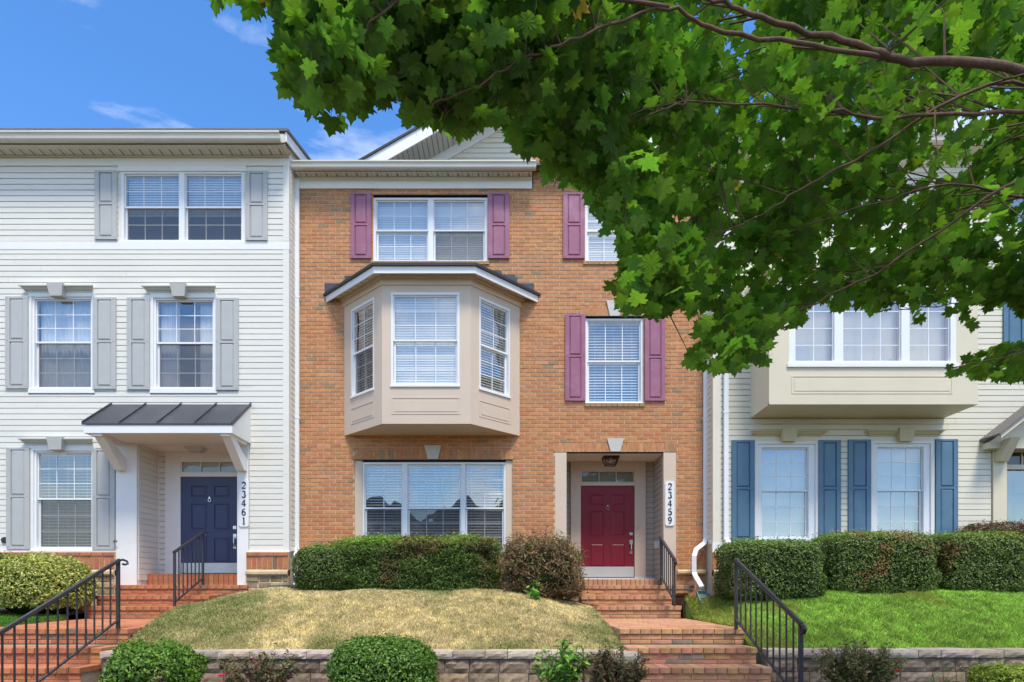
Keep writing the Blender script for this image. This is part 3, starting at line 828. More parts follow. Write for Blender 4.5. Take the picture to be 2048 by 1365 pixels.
# lintels (soldier courses), sills: regions the running bond leaves free
lint = [(X_(709), X_(1025), Z_(920), Z_(899), 'soldier'), (X_(1108), X_(1354), Z_(905), Z_(886), 'soldier'), (X_(1160), X_(1298), Z_(633), Z_(611), 'soldier'),
        (X_(1160), X_(1292), Z_(392), Z_(372), 'soldier')]
sills = [(X_(1169), X_(1289), Z_(815), Z_(807), 0.035), (X_(742), X_(979), Z_(531), Z_(523), 0.03), (X_(1166), X_(1285), Z_(531), Z_(523), 0.03)]
blocked = ops + [l[:4] for l in lint] + [s[:4] for s in sills]
BL, BC, JT = 0.2235, 0.0785, 0.0125
rest = MB()
full = []
def lay(x0, x1, z0, z1, blk):
    n = int(math.ceil((z1 - z0) / BC))
    for k in range(n):
        zb = z0 + k * BC; zt = min(zb + BC - JT, z1)
        if zt - zb < 0.02: continue
        off = (0.5 if k % 2 else 0.0) * (BL + JT) + random.uniform(-0.004, 0.004)
        x = x0 - off
        while x < x1:
            xa, xb = max(x, x0), min(x + BL, x1)
            x += BL + JT
            if xb - xa < 0.03: continue
            for a, b, s, t in cells(xa, xb, zb, zt, blk):
                if b - a < 0.02 or t - s < 0.015: continue
                whole = (b - a > BL - 1e-3) and (t - s > BC - JT - 1e-3)
                if whole: full.append((a, s))
                else: brick_block(rest, a, b, s, t, 0.0, random.uniform(0.005, 0.010), brick_tint(), tilt=random.uniform(-0.0012, 0.0012))
lay(BX0, BX1, ZB0, ZFR, blocked)
lay(X_(1066), BX1, ZFR, ZUP, blocked)
def vis(a, s):
    px, py = HX + (a + BL / 2) * 100, HY - (s - CZ) * 100
    if 690 < px < 1045 and 545 < py < 905: return False
    if py > 1070 and px < 1170: return False
    if py > 1140 or px < 606 or px > 1396: return False
    if py < 760 and px > 1200: return False
    return True
full.sort(key=lambda q: (not vis(*q), (q[0] + BL / 2) ** 2 + (q[1] - CZ) ** 2))
variants = []
for i in range(18):
    mb = MB(); brick_block(mb, -BL / 2, BL / 2, 0, BC - JT, 0.0, random.uniform(0.005, 0.010), brick_tint(), tilt=random.uniform(-0.0012, 0.0012))
    variants.append(mb.data('brick', 'brick'))
for i, (a, s) in enumerate(full):
    if i < 300: put('brick', random.choice(variants), bh, (a + BL / 2, 0, s))
    else: brick_block(rest, a, a + BL, s, s + BC - JT, 0.0, random.uniform(0.005, 0.010), brick_tint(), tilt=random.uniform(-0.0012, 0.0012))
for x0, x1, z0, z1, _ in lint:
    n = max(2, round((x1 - x0) / 0.086)); p = (x1 - x0) / n
    for i in range(n): brick_block(rest, x0 + i * p + 0.004, x0 + (i + 1) * p - 0.004, z0 + 0.004, z1 - 0.008, 0.0, random.uniform(0.007, 0.011), brick_tint())
for x0, x1, z0, z1, o in sills:
    n = max(2, round((x1 - x0) / 0.11)); p = (x1 - x0) / n
    for i in range(n): brick_block(rest, x0 + i * p + 0.004, x0 + (i + 1) * p - 0.004, z0 + 0.004, z1 - 0.004, 0.0, o, tuple(v * k for v, k in zip((0.75, 0.95, 0.95), (1, 1, 1))))
rest.build('brick', 'brick', bh, kind='stuff')
lm = MB()
for o in (op_top, op_mid, op_topr, op_trip, op_port): lm.box(o[0] - 0.04, o[1] + 0.04, -0.004, 0.0985, o[3] - 0.004, o[3] + 0.012)
lm.build('head_strip', 'dark_metal', bh)  # dark strip across the head of each opening
iw = MB(); iw.box(BX0 + .1, X_(1095), 0.75, 0.8, ZB0, Z_(385)); iw.box(X_(1095), BX1 - .1, 0.75, 0.8, Z_(880), Z_(385)); iw.build('dark_backing', 'room', bh)  # dark sheets behind the windows, room gloom put into their colour
def wm(o, y=0.06, x=0.0): return frame_m((o[0] + x, y, o[2]), (1, 0, 0), (0, -1, 0))
W_, H_ = lambda o: o[1] - o[0], lambda o: o[3] - o[2]
window(bh, wm(op_top, 0.06), W_(op_top), H_(op_top) - 0.035, [(0.05, 1.10, 3), (1.20, 2.24, 3)], (2, 2), 0.5, 0.04, 'blinds', screens={(1, 1)}, tilt=1.35, pitch=0.046)
window(bh, wm(op_topr, 0.06), W_(op_topr), H_(op_topr) - 0.03, [(0.045, W_(op_topr) - 0.045, 3)], (3, 3), 0.5, 0.04, 'blinds', tilt=1.35, pitch=0.046)
window(bh, wm(op_mid, 0.06), W_(op_mid), H_(op_mid) - 0.03, [(0.045, W_(op_mid) - 0.045, 3)], (1, 1), 0.5, 0.04, 'blinds', tilt=0.75, pitch=0.056)
# triple window with tan side casings
tw0, tw1 = X_(724), X_(1012)
cs = MB(); cs.box(op_trip[0], tw0, 0.03, 0.12, op_trip[2], op_trip[3] - 0.005); cs.box(tw1, op_trip[1], 0.03, 0.12, op_trip[2], op_trip[3] - 0.005)
cs.build('window_casing', 'tan_trim', bh)
window(bh, frame_m((tw0, 0.07, op_trip[2]), (1, 0, 0), (0, -1, 0)), tw1 - tw0, H_(op_trip) - 0.04, [(0.035, 0.80, 2), (0.90, 1.98, 3), (2.06, 2.84, 2)], (3, 3), 0.505, 0.04, 'blinds', screens=('all',), tilt=0.6, pitch=0.055)
PS = [(702, 743, 519, 388), (976, 1019, 519, 388), (1126, 1169, 519, 388), (1283, 1325, 519, 388), (1130, 1170, 803, 630), (1289, 1330, 803, 634)]
for a, b, c, d in PS: shutter(bh, frame_m((X_(a), -0.012, Z_(c)), (1, 0, 0), (0, -1, 0)), X_(b) - X_(a), Z_(d) - Z_(c), 'plum_shutter', 0.515)
keystone(bh, X_(866), 0.34, 0.20, Z_(919), Z_(892), 0, 0.03, 'keystone_grey')
keystone(bh, X_(1230.5), 0.33, 0.19, Z_(904), Z_(878), 0, 0.03, 'keystone_grey')
keystone(bh, X_(1229), 0.33, 0.19, Z_(633), Z_(603), 0, 0.03, 'keystone_grey')
keystone(bh, X_(1221), 0.33, 0.19, Z_(392), Z_(362), 0, 0.03, 'keystone_grey')
# eave: frieze, bed moulding, soffit, gutter
YE = -0.24
fx0, fx1 = X_(596), X_(1064)
fz = MB(); fz.box(fx0, fx1, -0.05, 0.02, Z_(377, -0.05), Z_(363, -0.05)); fz.build('frieze_board', 'white_trim', bh)
fz = MB(); sweep_x(fz, [(0.0, Z_(363, -.05) + .001), (-0.055, Z_(363, -.05) + .001), (-0.06, Z_(361, -.06)), (-0.10, Z_(356, -.1)), (-0.10, Z_(353.5, -.1)), (0, Z_(353.5, -.1))], fx0, fx1); fz.build('bed_moulding', 'almond_metal', bh)
soffit(bh, fx0, fx1, YE, -0.10, Z_(353.3, -.1))
fz = MB(); fz.box(X_(588, YE), X_(1068, YE), YE - 0.025, YE, Z_(341, YE), Z_(331, YE)); fz.build('fascia', 'almond_metal', bh)
gutter(bh, PX(581, YE), PX(1072, YE), Z_(322, YE - .12), Z_(337, YE - .1), YE - 0.026, 0.12)
rf = MB()
rz = Z_(330, YE)
rf.loft([(BX0 - .05, YE, rz), (BX1 + .05, YE, rz), (BX1 + .05, YE, rz + 0.04), (BX0 - .05, YE, rz + 0.04)], [(BX0 - .05, 7, rz + 2.6), (BX1 + .05, 7, rz + 2.6), (BX1 + .05, 7, rz + 2.64), (BX0 - .05, 7, rz + 2.64)])
rf.build('roof', 'shingle', bh)
fz = MB(); fz.box(X_(1064), BX1 + 0.04, -0.06, 0.02, ZUP, ZUP + 0.2); fz.build('frieze_board', 'white_trim', bh)
# gable behind the gutter
AX, AZ = PX(1105, 0.5), PZ(100, 0.5)
SL = 0.57
GL = -3.6
gz = lambda x: AZ - SL * abs(x - AX)
for s in (-1, 1):
    xe = AX + s * (AX - GL)
    q = lambda x, dz: (x, gz(x) + dz)
    for nm, m_, y0, y1, d0, d1 in (('rake_board', 'white_trim', 0.5, 0.53, -0.33, -0.05), ('rake_shingles', 'dark_metal', 0.47, 7.0, -0.05, 0.0), ('rake_moulding', 'white_trim', 1.12, 1.18, -0.56, -0.34)):
        mb = MB(); pts = [q(AX, d0), q(xe, d0), q(xe, d1), q(AX, d1)]
        mb.prism(pts if s > 0 else pts[::-1], y0, y1); mb.build(nm, m_, bh)
    mb = MB(); x = xe
    n = 44
    for i in range(n):
        a, b = AX + (xe - AX) * i / n, AX + (xe - AX) * (i + 1) / n
        ga = 0.08 * (b - a)
        a2, b2 = a + ga, b - ga
        top, bot = -0.32, -0.34
        va = [(a2, 0.53, gz(a2) + bot), (b2, 0.53, gz(b2) + bot), (b2, 0.53, gz(b2) + top), (a2, 0.53, gz(a2) + top)]
        mb.loft(va, [(p[0], 1.15, p[2]) for p in va])
    mb.prism([q(AX, -0.325), q(xe, -0.325), q(xe, -0.30), q(AX, -0.30)] if s > 0 else [q(AX, -0.325), q(AX, -0.30), q(xe, -0.30), q(xe, -0.325)], 0.531, 1.14, (0.5, 0.5, 0.5))
    mb.build('gable_soffit', 'keystone_grey', bh)
mb = MB(); mb.prism([(GL, Z_(377)), (2 * AX - GL, Z_(377)), (2 * AX - GL, gz(GL) - .35), (AX, AZ - .35), (GL, gz(GL) - .35)], 1.2, 1.4); mb.build('gable_wall', 'cream_siding', bh)
siding(bh, 'siding_board', 'cream_siding', GL, 2 * AX - GL, gz(GL) - 0.35, AZ - .35, [], 1.2, tri=lambda z: (AX - (AZ - .35 - z) / SL, AX + (AZ - .35 - z) / SL))
# base band and portico
bb = MB()
for a, b in ((BX0 + .02, op_trip[0] + 3.3), (op_port[1] + 0.02, BX1)): sweep_x(bb, [(0.01, Z_(1150)), (-0.05, Z_(1150)), (-0.075, Z_(1147)), (-0.075, Z_(1143)), (-0.05, Z_(1140)), (0.01, Z_(1140))], a, b)
bb.build('base_band', 'band_stone', bh)
RD = 0.92                                       # depth of the recess
PZT = op_port[3]
FLOOR = CZ + 0.14
po = MB()
po.box(X_(1110), X_(1133), -0.006, 0.16, FLOOR - .2, PZT - 0.006); po.build('pilaster', 'tan_trim', bh)
po = MB(); po.box(X_(1327), X_(1352), -0.006, 0.16, FLOOR - .2, PZT - 0.006); po.build('pilaster', 'tan_trim', bh)
po = MB(); po.box(op_port[0], op_port[1], -0.004, RD + 0.1, PZT - 0.003, PZT + 0.03); po.build('porch_ceiling', 'white_trim', bh)
po = MB(); po.box(op_port[0] - .1, op_port[0] + 0.003, 0.16, RD + .1, FLOOR - .2, PZT - .004); po.box(op_port[1] - .02, op_port[1] + 0.1, 0.16, RD + .1, FLOOR - .2, PZT - .004); po.box(op_port[0], op_port[1], RD, RD + .08, FLOOR - .2, PZT - .004)
po.build('porch_wall', 'taupe_siding', bh)
xr = X_(1327) + 0.004
siding(bh, 'siding_board', 'taupe_siding', 0, RD - .17, FLOOR, PZT - 0.006, [], 0.0, 0.112, 0.02, m=frame_m((xr + 0.02, 0.165, 0), (0, 1, 0), (-1, 0, 0)))
siding(bh, 'siding_board', 'taupe_siding', X_(1110) + .01, xr, FLOOR, PZT - 0.006, [(PX(1141, RD), PX(1290, RD), 0, 20)], RD, 0.112, 0.02)
db = PX(1161, RD), PX(1268, RD)
DZ0, DZ1 = PZ(1157, RD), PZ(973, RD)
tz0, tz1 = PZ(965, RD), PZ(945, RD)
sr = MB()
sr.box(PX(1141, RD), db[0] - 0.001, RD - 0.07, RD + .02, FLOOR, PZT - 0.005); sr.box(db[1] + 0.001, PX(1290, RD), RD - 0.07, RD + .02, FLOOR, PZT - 0.005)
sr.box(db[0] - .001, db[1] + .001, RD - 0.068, RD + .02, tz1 + 0.024, PZT - 0.006); sr.box(db[0] - .03, db[1] + .03, RD - 0.085, RD + .02, DZ1 + .002, tz0 - 0.024)
sr.build('door_surround', 'tan_trim', bh)
transom(bh, frame_m((db[0] + .024, RD - 0.05, tz0), (1, 0, 0), (0, -1, 0)), db[1] - db[0] - 0.048, tz1 - tz0, 3, 'tan_trim')
six_panel_door(bh, frame_m((db[0] + .004, RD - 0.045, DZ0 + .012), (1, 0, 0), (0, -1, 0)), db[1] - db[0] - .008, DZ1 - DZ0 - .014, 'red_door', (db[1] - db[0]) * 0.93, True, 0.235)
th = MB(); th.box(db[0] - .02, PX(1308, RD), RD - 0.10, RD, DZ0 - .03, DZ0 + .006); th.build('threshold', 'white_trim', bh)
dbell = MB(); x = PX(1275, RD - .07); z = PZ(1056, RD - .07); dbell.box(x - .016, x + .016, RD - .088, RD - .07, z - .03, z + .03); dbell.box(x - .007, x + .007, RD - .093, RD - .088, z - .008, z + .008, (0.4, 0.4, 0.4)); dbell.build('doorbell', 'tan_trim', bh)
ob = MB(); ob.box(X_(1327) - 0.075, X_(1327) + .02, 0.40, 0.52, Z_(1097, .45), Z_(1083, .45)); ob.build('outlet_box', 'kick_metal', bh)
plaque('23459', X_(1339.5, -.02), Z_(963, -.02), Z_(1052, -.02), -0.007, 'white number board reading 23459 on the tan pilaster beside the red door')
# lantern fixed to the porch ceiling
lt = thing('porch_light', 'black flush lantern with clear glass under the ceiling above the red door', 'porch light', (PX(1221, .4), 0.4, PZT - .004))
lx, lz = PX(1221, .42), PZT - .004
mb = MB(); mb.box(lx - .165, lx + .165, 0.27, 0.57, lz - .022, lz)
a = [(lx + sx * .155, 0.42 + sy * .14, lz - .02) for sx, sy in ((-1, -1), (1, -1), (1, 1), (-1, 1))]
b = [(lx + sx * .10, 0.42 + sy * .09, lz - .17) for sx, sy in ((-1, -1), (1, -1), (1, 1), (-1, 1))]
for i in range(4):
    mb.tube([a[i], b[i]], 0.011, 6); mb.tube([b[i], b[(i + 1) % 4]], 0.011, 6)
mb.build('lantern_frame', 'dark_metal', lt)
mb = MB()
for i in range(4): mb.poly([b[i], b[(i + 1) % 4], a[(i + 1) % 4], a[i]])
mb.build('glass', 'lamp_glass', lt)
mb = MB(); mb.tube([(lx, 0.42, lz - .02), (lx, .42, lz - .07), (lx, .42, lz - .12)], [0.02, 0.035, 0.015], 8); mb.build('bulb', 'plaque', lt)

# bay window of the brick house
bd = 0.9
bay_z0, bay_z1 = PZ(848, -bd), PZ(553, -bd)
PLAN = [(X_(688), 0.0), (PX(764, -bd), -bd), (PX(941, -bd), -bd), (X_(1040), 0.0)]
bay = MB()
bay.mesh([(x, y + .03, bay_z0 + .001) for x, y in PLAN] + [(x, y + .03, bay_z0 + .03) for x, y in PLAN], [(3, 2, 1, 0), (4, 5, 6, 7), (0, 1, 5, 4), (1, 2, 6, 5), (2, 3, 7, 6), (3, 0, 4, 7)])
bayo = bay.build('bay_window', 'tan_trim', bh)
def bay_face(parent, p, q, wins, panel_z, trim, zz0, zz1, th=0.05):
    """one wall of a bay: sheet with its window opening, window(s) and the raised panel below"""
    P, Q = Vector((p[0], p[1], 0)), Vector((q[0], q[1], 0))
    u = (Q - P); Ln = u.length; u.normalize()
    n = Vector((u.y, -u.x, 0))
    m = frame_m((P.x, P.y, 0), u, n)
    opn = [(w_['u0'], w_['u1'], w_['z0'], w_['z1']) for w_ in wins]
    mb = MB(m); holed_wall(mb, 0, Ln, zz0, zz1, opn, 0.0, th)
    fc = mb.build('bay_wall', trim, parent)
    for w_ in wins:
        k = {kk: vv for kk, vv in w_.items() if kk not in ('u0', 'u1', 'z0', 'z1')}
        window(parent, m @ Matrix.Translation((w_['u0'], 0.02, w_['z0'])), w_['u1'] - w_['u0'], w_['z1'] - w_['z0'], **k)
    a, b, c, d = panel_z
    pm = MB(m); r = 0.02
    pm.box(a, b, -0.007, 0.002, d - r, d); pm.box(a, b, -0.006, 0.002, c, c + r * .6); pm.box(a, a + r, -0.0065, 0.002, c + r * .6, d - r); pm.box(b - r, b, -0.0065, 0.002, c + r * .6, d - r)
    pm.box(a + .05, b - .05, -0.006, 0.002, c + .05, d - .06)
    pm.build('panel', trim, parent)
    return m, Ln
fw = PLAN[2][0] - PLAN[1][0]
fz0, fz1 = PZ(773, -bd), PZ(585, -bd)
u0 = PX(782, -bd) - PLAN[1][0]; u1 = PX(919, -bd) - PLAN[1][0]
bay_face(bayo, PLAN[1], PLAN[2], [dict(u0=u0, u1=u1, z0=fz0, z1=fz1, units=[(0.04, u1 - u0 - 0.04, 3)], rows=(3, 3), meet=0.51, blind='blinds', tilt=1.3, pitch=0.047)], (u0 + .01, u1 + .01, PZ(829, -bd), PZ(795, -bd)), 'tan_trim', bay_z0, bay_z1)
sl = math.hypot(PLAN[1][0] - PLAN[0][0], bd)
for p, q, fl in ((PLAN[0], PLAN[1], 0), (PLAN[2], PLAN[3], 1)):
    a, b = (0.20 * sl, 0.80 * sl)
    if fl: a, b = (0.165 * sl, 0.775 * sl)
    bay_face(bayo, p, q, [dict(u0=a, u1=b, z0=fz0, z1=fz1, units=[(0.035, b - a - 0.035, 2)], rows=(3, 3), meet=0.51, blind='blinds', tilt=0.8, pitch=0.05, screens=({(0, 1)} if not fl else ()), bmat='blind')], (a, b, PZ(829, -bd), PZ(795, -bd)), 'tan_trim', bay_z0, bay_z1)
def off_plan(plan, o):
    """offset a wall-front-wall bay plan outwards by o"""
    (ax, ay), (bx, by), (cx, cy), (dx, dy) = plan
    kb = math.tan(math.atan2(abs(by - ay), abs(bx - ax)) / 2)
    kl = o / math.sin(math.atan2(abs(by - ay), abs(bx - ax)))
    return [(ax - kl, ay), (bx - o * kb, by - o), (cx + o * kb, cy - o), (dx + kl, dy)]
def ring(parent, name, material, plan_a, za, plan_b, zb, plan_c=None, zc=None):
    pass
def band(parent, name, material, pin, pout, z0, z1):
    mb = MB()
    for i in range(3):
        f = [(*pout[i], z0), (*pout[i + 1], z0), (*pout[i + 1], z1), (*pout[i], z1)]
        b = [(*pin[i], z0), (*pin[i + 1], z0), (*pin[i + 1], z1), (*pin[i], z1)]
        mb.loft(f, b)
    return mb.build(name, material, parent)
band(bayo, 'crown_trim', 'tan_trim', off_plan(PLAN, -.02), off_plan(PLAN, 0.025), PZ(571, -bd), PZ(559, -bd))
band(bayo, 'crown_trim', 'tan_trim', off_plan(PLAN, -.02), off_plan(PLAN, 0.06), PZ(559, -bd) + .001, bay_z1)
EO = 0.25
ep = off_plan(PLAN, EO)
ze0, ze1 = PZ(546.5, -bd - EO), PZ(533, -bd - EO)
mb = MB()
ip = off_plan(PLAN, -0.04)
for i in range(3):
    n = max(4, int((Vector(ep[i + 1]) - Vector(ep[i])).length / 0.1))
    for k in range(n):
        a, b = (k + .06) / n, (k + .94) / n
        L1 = lambda A, B, t: (A[0] + (B[0] - A[0]) * t, A[1] + (B[1] - A[1]) * t)
        f = [L1(ep[i], ep[i + 1], a), L1(ep[i], ep[i + 1], b), L1(ip[i], ip[i + 1], b), L1(ip[i], ip[i + 1], a)]
        mb.mesh([(*p, bay_z1 + .002) for p in f], [(0, 1, 2, 3)], (1, 1, 1) if k % 2 else (0.93, 0.93, 0.93))
        if k % 2 == 0:
            g2 = [L1(ep[i], ep[i + 1], a + .2 / n), L1(ep[i], ep[i + 1], a + .34 / n), L1(ip[i], ip[i + 1], a + .34 / n), L1(ip[i], ip[i + 1], a + .2 / n)]
            g3 = [L1(g2[0], g2[3], .25), L1(g2[1], g2[2], .25), L1(g2[1], g2[2], .55), L1(g2[0], g2[3], .55)]
            mb.mesh([(*p, bay_z1 - .001) for p in g3], [(0, 1, 2, 3)], (0.3, 0.3, 0.3))
mb.mesh([(*p, bay_z1 + .012) for p in ep], [(0, 1, 2, 3)], (0.6, 0.6, 0.6))
mb.build('bay_soffit', 'soffit', bayo)
band(bayo, 'bay_fascia', 'white_trim', off_plan(PLAN, EO - .025), ep, ze0, ze1)
rp = off_plan(PLAN, EO + 0.04)
mb = MB()
rise = 0.30
tp = [(PLAN[0][0] + .35, 0.0), (PLAN[1][0] + .12, -0.01), (PLAN[2][0] - .12, -0.01), (PLAN[3][0] - .35, 0.0)]
for i in range(3):
    mb.mesh([(*rp[i], ze1 + .001), (*rp[i + 1], ze1 + .001), (*rp[i + 1], ze1 + .05), (*rp[i], ze1 + .05)], [(0, 1, 2, 3)])
    mb.mesh([(*rp[i], ze1 + .05), (*rp[i + 1], ze1 + .05), (*tp[i + 1], ze1 + rise), (*tp[i], ze1 + rise)], [(0, 1, 2, 3)])
mb.mesh([(*p, ze1 + .001) for p in rp], [(3, 2, 1, 0)])
mb.build('bay_roof', 'dark_metal', bayo)
for a, b, c, d in ((650, 690, 588, 568), (689.7, 722, 570, 553), (1003, 1030.3, 566, 551), (1030, 1068, 590, 568), (985, 1003.3, 556, 543)):
    mb = MB(); mb.box(X_(a), X_(b), -0.022, 0.0, Z_(c), Z_(d)); mb.build('step_flashing', 'roof_metal', bayo)
bi = MB(); bi.box(X_(695), X_(1035), -0.02, 0.0, Z_(868), Z_(556)); bi.build('dark_backing', 'room', bh)  # dark sheet over the wall inside the bay, painted as a dim room

# ------------------------------------------------------------------ WHITE TOWNHOUSE (left), wall plane YL
wh = thing('townhouse', 'white vinyl sided townhouse with grey shutters and a dark blue front door', 'house', (-7, YL, CZ - .3))
Xl = lambda px, y=YL: PX(px, y)
Zl = lambda py, y=YL: PZ(py, y)
WX0, WX1 = -13.0, Xl(577)
zs0 = Zl(1104)
ow1 = (Xl(65), Xl(186), Zl(779), Zl(595)); ow2 = (Xl(308), Xl(430), Zl(779), Zl(597)); ow3 = (Xl(69), Xl(187), Zl(1100), Zl(902))
owt = (Xl(243), Xl(488), Zl(484), Zl(344))
orec = (Xl(262), Xl(479), ZB0, Zl(889))
wops = [ow1, ow2, ow3, owt, orec]
wl = MB(); holed_wall(wl, WX0, WX1, ZB0, Zl(312), wops, YL + .001, 0.14); wl.box(WX1 - .14, WX1, YL + .14, 0.5, ZB0, Zl(312)); wl.box(WX1 - .14, WX1, 0.5, 8, ZB0, Zl(300))
wl.box(WX0, WX1, 8, 8.2, ZB0, Zl(300))
wl.build('wall', 'white_siding', wh)
iw = MB(); iw.box(WX0, Xl(240), YL + .75, YL + .8, ZB0, Zl(330)); iw.box(Xl(240), WX1 - .2, YL + .75, YL + .8, Zl(860), Zl(330)); iw.build('dark_backing', 'room', wh)
cx = WX1 - 0.095
cv = 0.055
blk = [(o[0] - cv, o[1] + cv, o[2] - .11, o[3] + .10) for o in (ow1, ow2)] + [(ow3[0] - cv, ow3[1] + cv, ow3[2] - .05, ow3[3] + .10)] + [(owt[0] - .05, owt[1] + .05, owt[2] - .02, owt[3] + .2), (Xl(236), Xl(500), ZB0, Zl(866))]
siding(wh, 'siding_board', 'white_siding', WX0, cx, zs0 + .02, Zl(501), blk, YL)
siding(wh, 'siding_board', 'white_siding', WX0, cx, Zl(484), Zl(335), blk, YL)
siding(wh, 'siding_board', 'white_siding', YL + .07, 0.0, zs0 + .02, Zl(318), [], 0.0, m=frame_m((WX1 + .012, 0, 0), (0, 1, 0), (1, 0, 0)), out=0.024)
t = MB(); t.box(cx, WX1 + .022, YL - .032, YL + .002, zs0, Zl(501)); t.box(cx, WX1 + .022, YL - .0325, YL + .0015, Zl(484), Zl(334)); t.box(WX1 + .002, WX1 + .0225, YL + .002, YL + .075, zs0, Zl(501)); t.box(WX1 + .002, WX1 + .0225, YL + .002, YL + .075, Zl(484), Zl(334))
t.build('corner_board', 'white_siding', wh)
t = MB(); t.box(WX0, WX1 + .028, YL - .034, YL + .001, Zl(501), Zl(485)); t.box(WX1 + .001, WX1 + .028, YL + .001, 0.0, Zl(501), Zl(485)); t.build('belt_board', 'white_trim', wh)
t = MB(); t.box(WX0, WX1 + .028, YL - .03, YL + .001, Zl(333.5), Zl(320)); t.box(WX1 + .001, WX1 + .028, YL + .001, 0.0, Zl(333.5), Zl(320)); t.box(owt[0] - .05, owt[1] + .05, YL - .028, YL + .001, owt[3], Zl(333.6)); t.build('frieze_board', 'white_trim', wh)
YEL = YL - .34
t = MB(); sweep_x(t, [(YL, Zl(320)), (YL - .03, Zl(320)), (YL - .035, Zl(318)), (YL - .075, Zl(313, YL - .08)), (YL - .075, Zl(310.5, YL - .08)), (YL, Zl(310.5, YL - .08))], WX0, WX1 + .03); t.build('bed_moulding', 'almond_metal', wh)
soffit(wh, WX0, WX1 + .06, YEL, YL - .05, Zl(310.3, YL - .08), pitch=0.095)
t = MB(); t.box(WX0, WX1 + .06, YEL - .025, YEL - .0005, Zl(287, YEL), Zl(270, YEL)); t.build('fascia', 'almond_metal', wh)
gutter(wh, WX0, PX(560, YEL - .1), Zl(263, YEL - .13), Zl(280.5, YEL - .11), YEL - .026, 0.13)
rs = 0.27
t = MB(); z0 = Zl(268, YEL)
xa, xb = WX1 + .065, WX1 + .095
t.loft([(xa, YEL - .02, z0 - .16), (xb, YEL - .02, z0 - .16), (xb, YEL - .02, z0 + .02), (xa, YEL - .02, z0 + .02)], [(xa, 6, z0 - .16 + rs * 6.7), (xb, 6, z0 - .16 + rs * 6.7), (xb, 6, z0 + .02 + rs * 6.7), (xa, 6, z0 + .02 + rs * 6.7)])
t.build('rake_board', 'white_trim', wh)
t = MB()
t.loft([(WX0, YEL - .05, z0 + .021), (xb + .03, YEL - .05, z0 + .021), (xb + .03, YEL - .05, z0 + .07), (WX0, YEL - .05, z0 + .07)], [(WX0, 6, z0 + .021 + rs * 6.73), (xb + .03, 6, z0 + .021 + rs * 6.73), (xb + .03, 6, z0 + .07 + rs * 6.73), (WX0, 6, z0 + .07 + rs * 6.73)])
t.build('roof', 'shingle', wh)
t = MB(); t.loft([(WX1 - .12, YL, Zl(312)), (WX1 + .001, YL, Zl(312)), (WX1 + .001, YL, z0), (WX1 - .12, YL, z0)], [(WX1 - .12, 6, Zl(312)), (WX1 + .001, 6, Zl(312)), (WX1 + .001, 6, z0 + rs * 6.4), (WX1 - .12, 6, z0 + rs * 6.4)]); t.build('gable_wall', 'white_siding', wh)
wml = lambda o: frame_m((o[0], YL + .02, o[2]), (1, 0, 0), (0, -1, 0))
window(wh, wml(ow1), W_(ow1), H_(ow1), [(0.04, W_(ow1) - .04, 3)], (3, 3), 0.49, 0.035, 'curtain', screens=('all',))
window(wh, wml(ow2), W_(ow2), H_(ow2), [(0.04, W_(ow2) - .04, 3)], (3, 3), 0.49, 0.035, 'drapes', screens=('all',))
window(wh, wml(ow3), W_(ow3), H_(ow3), [(0.04, W_(ow3) - .04, 3)], (3, 3), 0.49, 0.035, 'blinds', bmat='green_blind', screens=('all',), tilt=0.35, pitch=0.06)
window(wh, wml(owt), W_(owt), H_(owt), [(0.045, 1.115, 3), (1.22, W_(owt) - .045, 3)], (2, 2), 0.5, 0.035, 'blinds', screens=('all',), tilt=1.2, bfrac=0.6, pitch=0.047)
for o, hb in ((ow1, 0.085), (ow2, 0.085), (ow3, 0.03)):
    t = MB()
    t.box(o[0] - cv, o[0] + .001, YL - .03, YL + .003, o[2] - .002, o[3] + .1); t.box(o[1] - .001, o[1] + cv, YL - .03, YL + .003, o[2] - .002, o[3] + .1)
    t.box(o[0], o[1], YL - .029, YL + .003, o[3], o[3] + .1); t.box(o[0] - cv, o[1] + cv, YL - .045, YL + .003, o[2] - hb, o[2] - .001)
    t.build('window_casing', 'white_trim', wh)
for xc, zt, zb in ((121, 571, 585), (364, 572, 586), (120, 877, 891)):
    crown_head(wh, Xl(xc), 1.45, Zl(zt, YL - .1), Zl(zb, YL - .05), YL, 'keystone_grey', 'keystone_grey', (0.31, 0.225))
LS = [(193, 237, 482, 345), (493, 537, 484, 346), (15, 60, 779, 596), (189, 235, 780, 598), (257, 302, 781, 598), (434, 479, 782, 599), (17, 63, 1099, 897), (188, 233, 1100, 899)]
for a, b, c, d in LS: shutter(wh, frame_m((Xl(a), YL - .026, Zl(c)), (1, 0, 0), (0, -1, 0)), Xl(b) - Xl(a), Zl(d) - Zl(c), 'grey_shutter', 0.52)
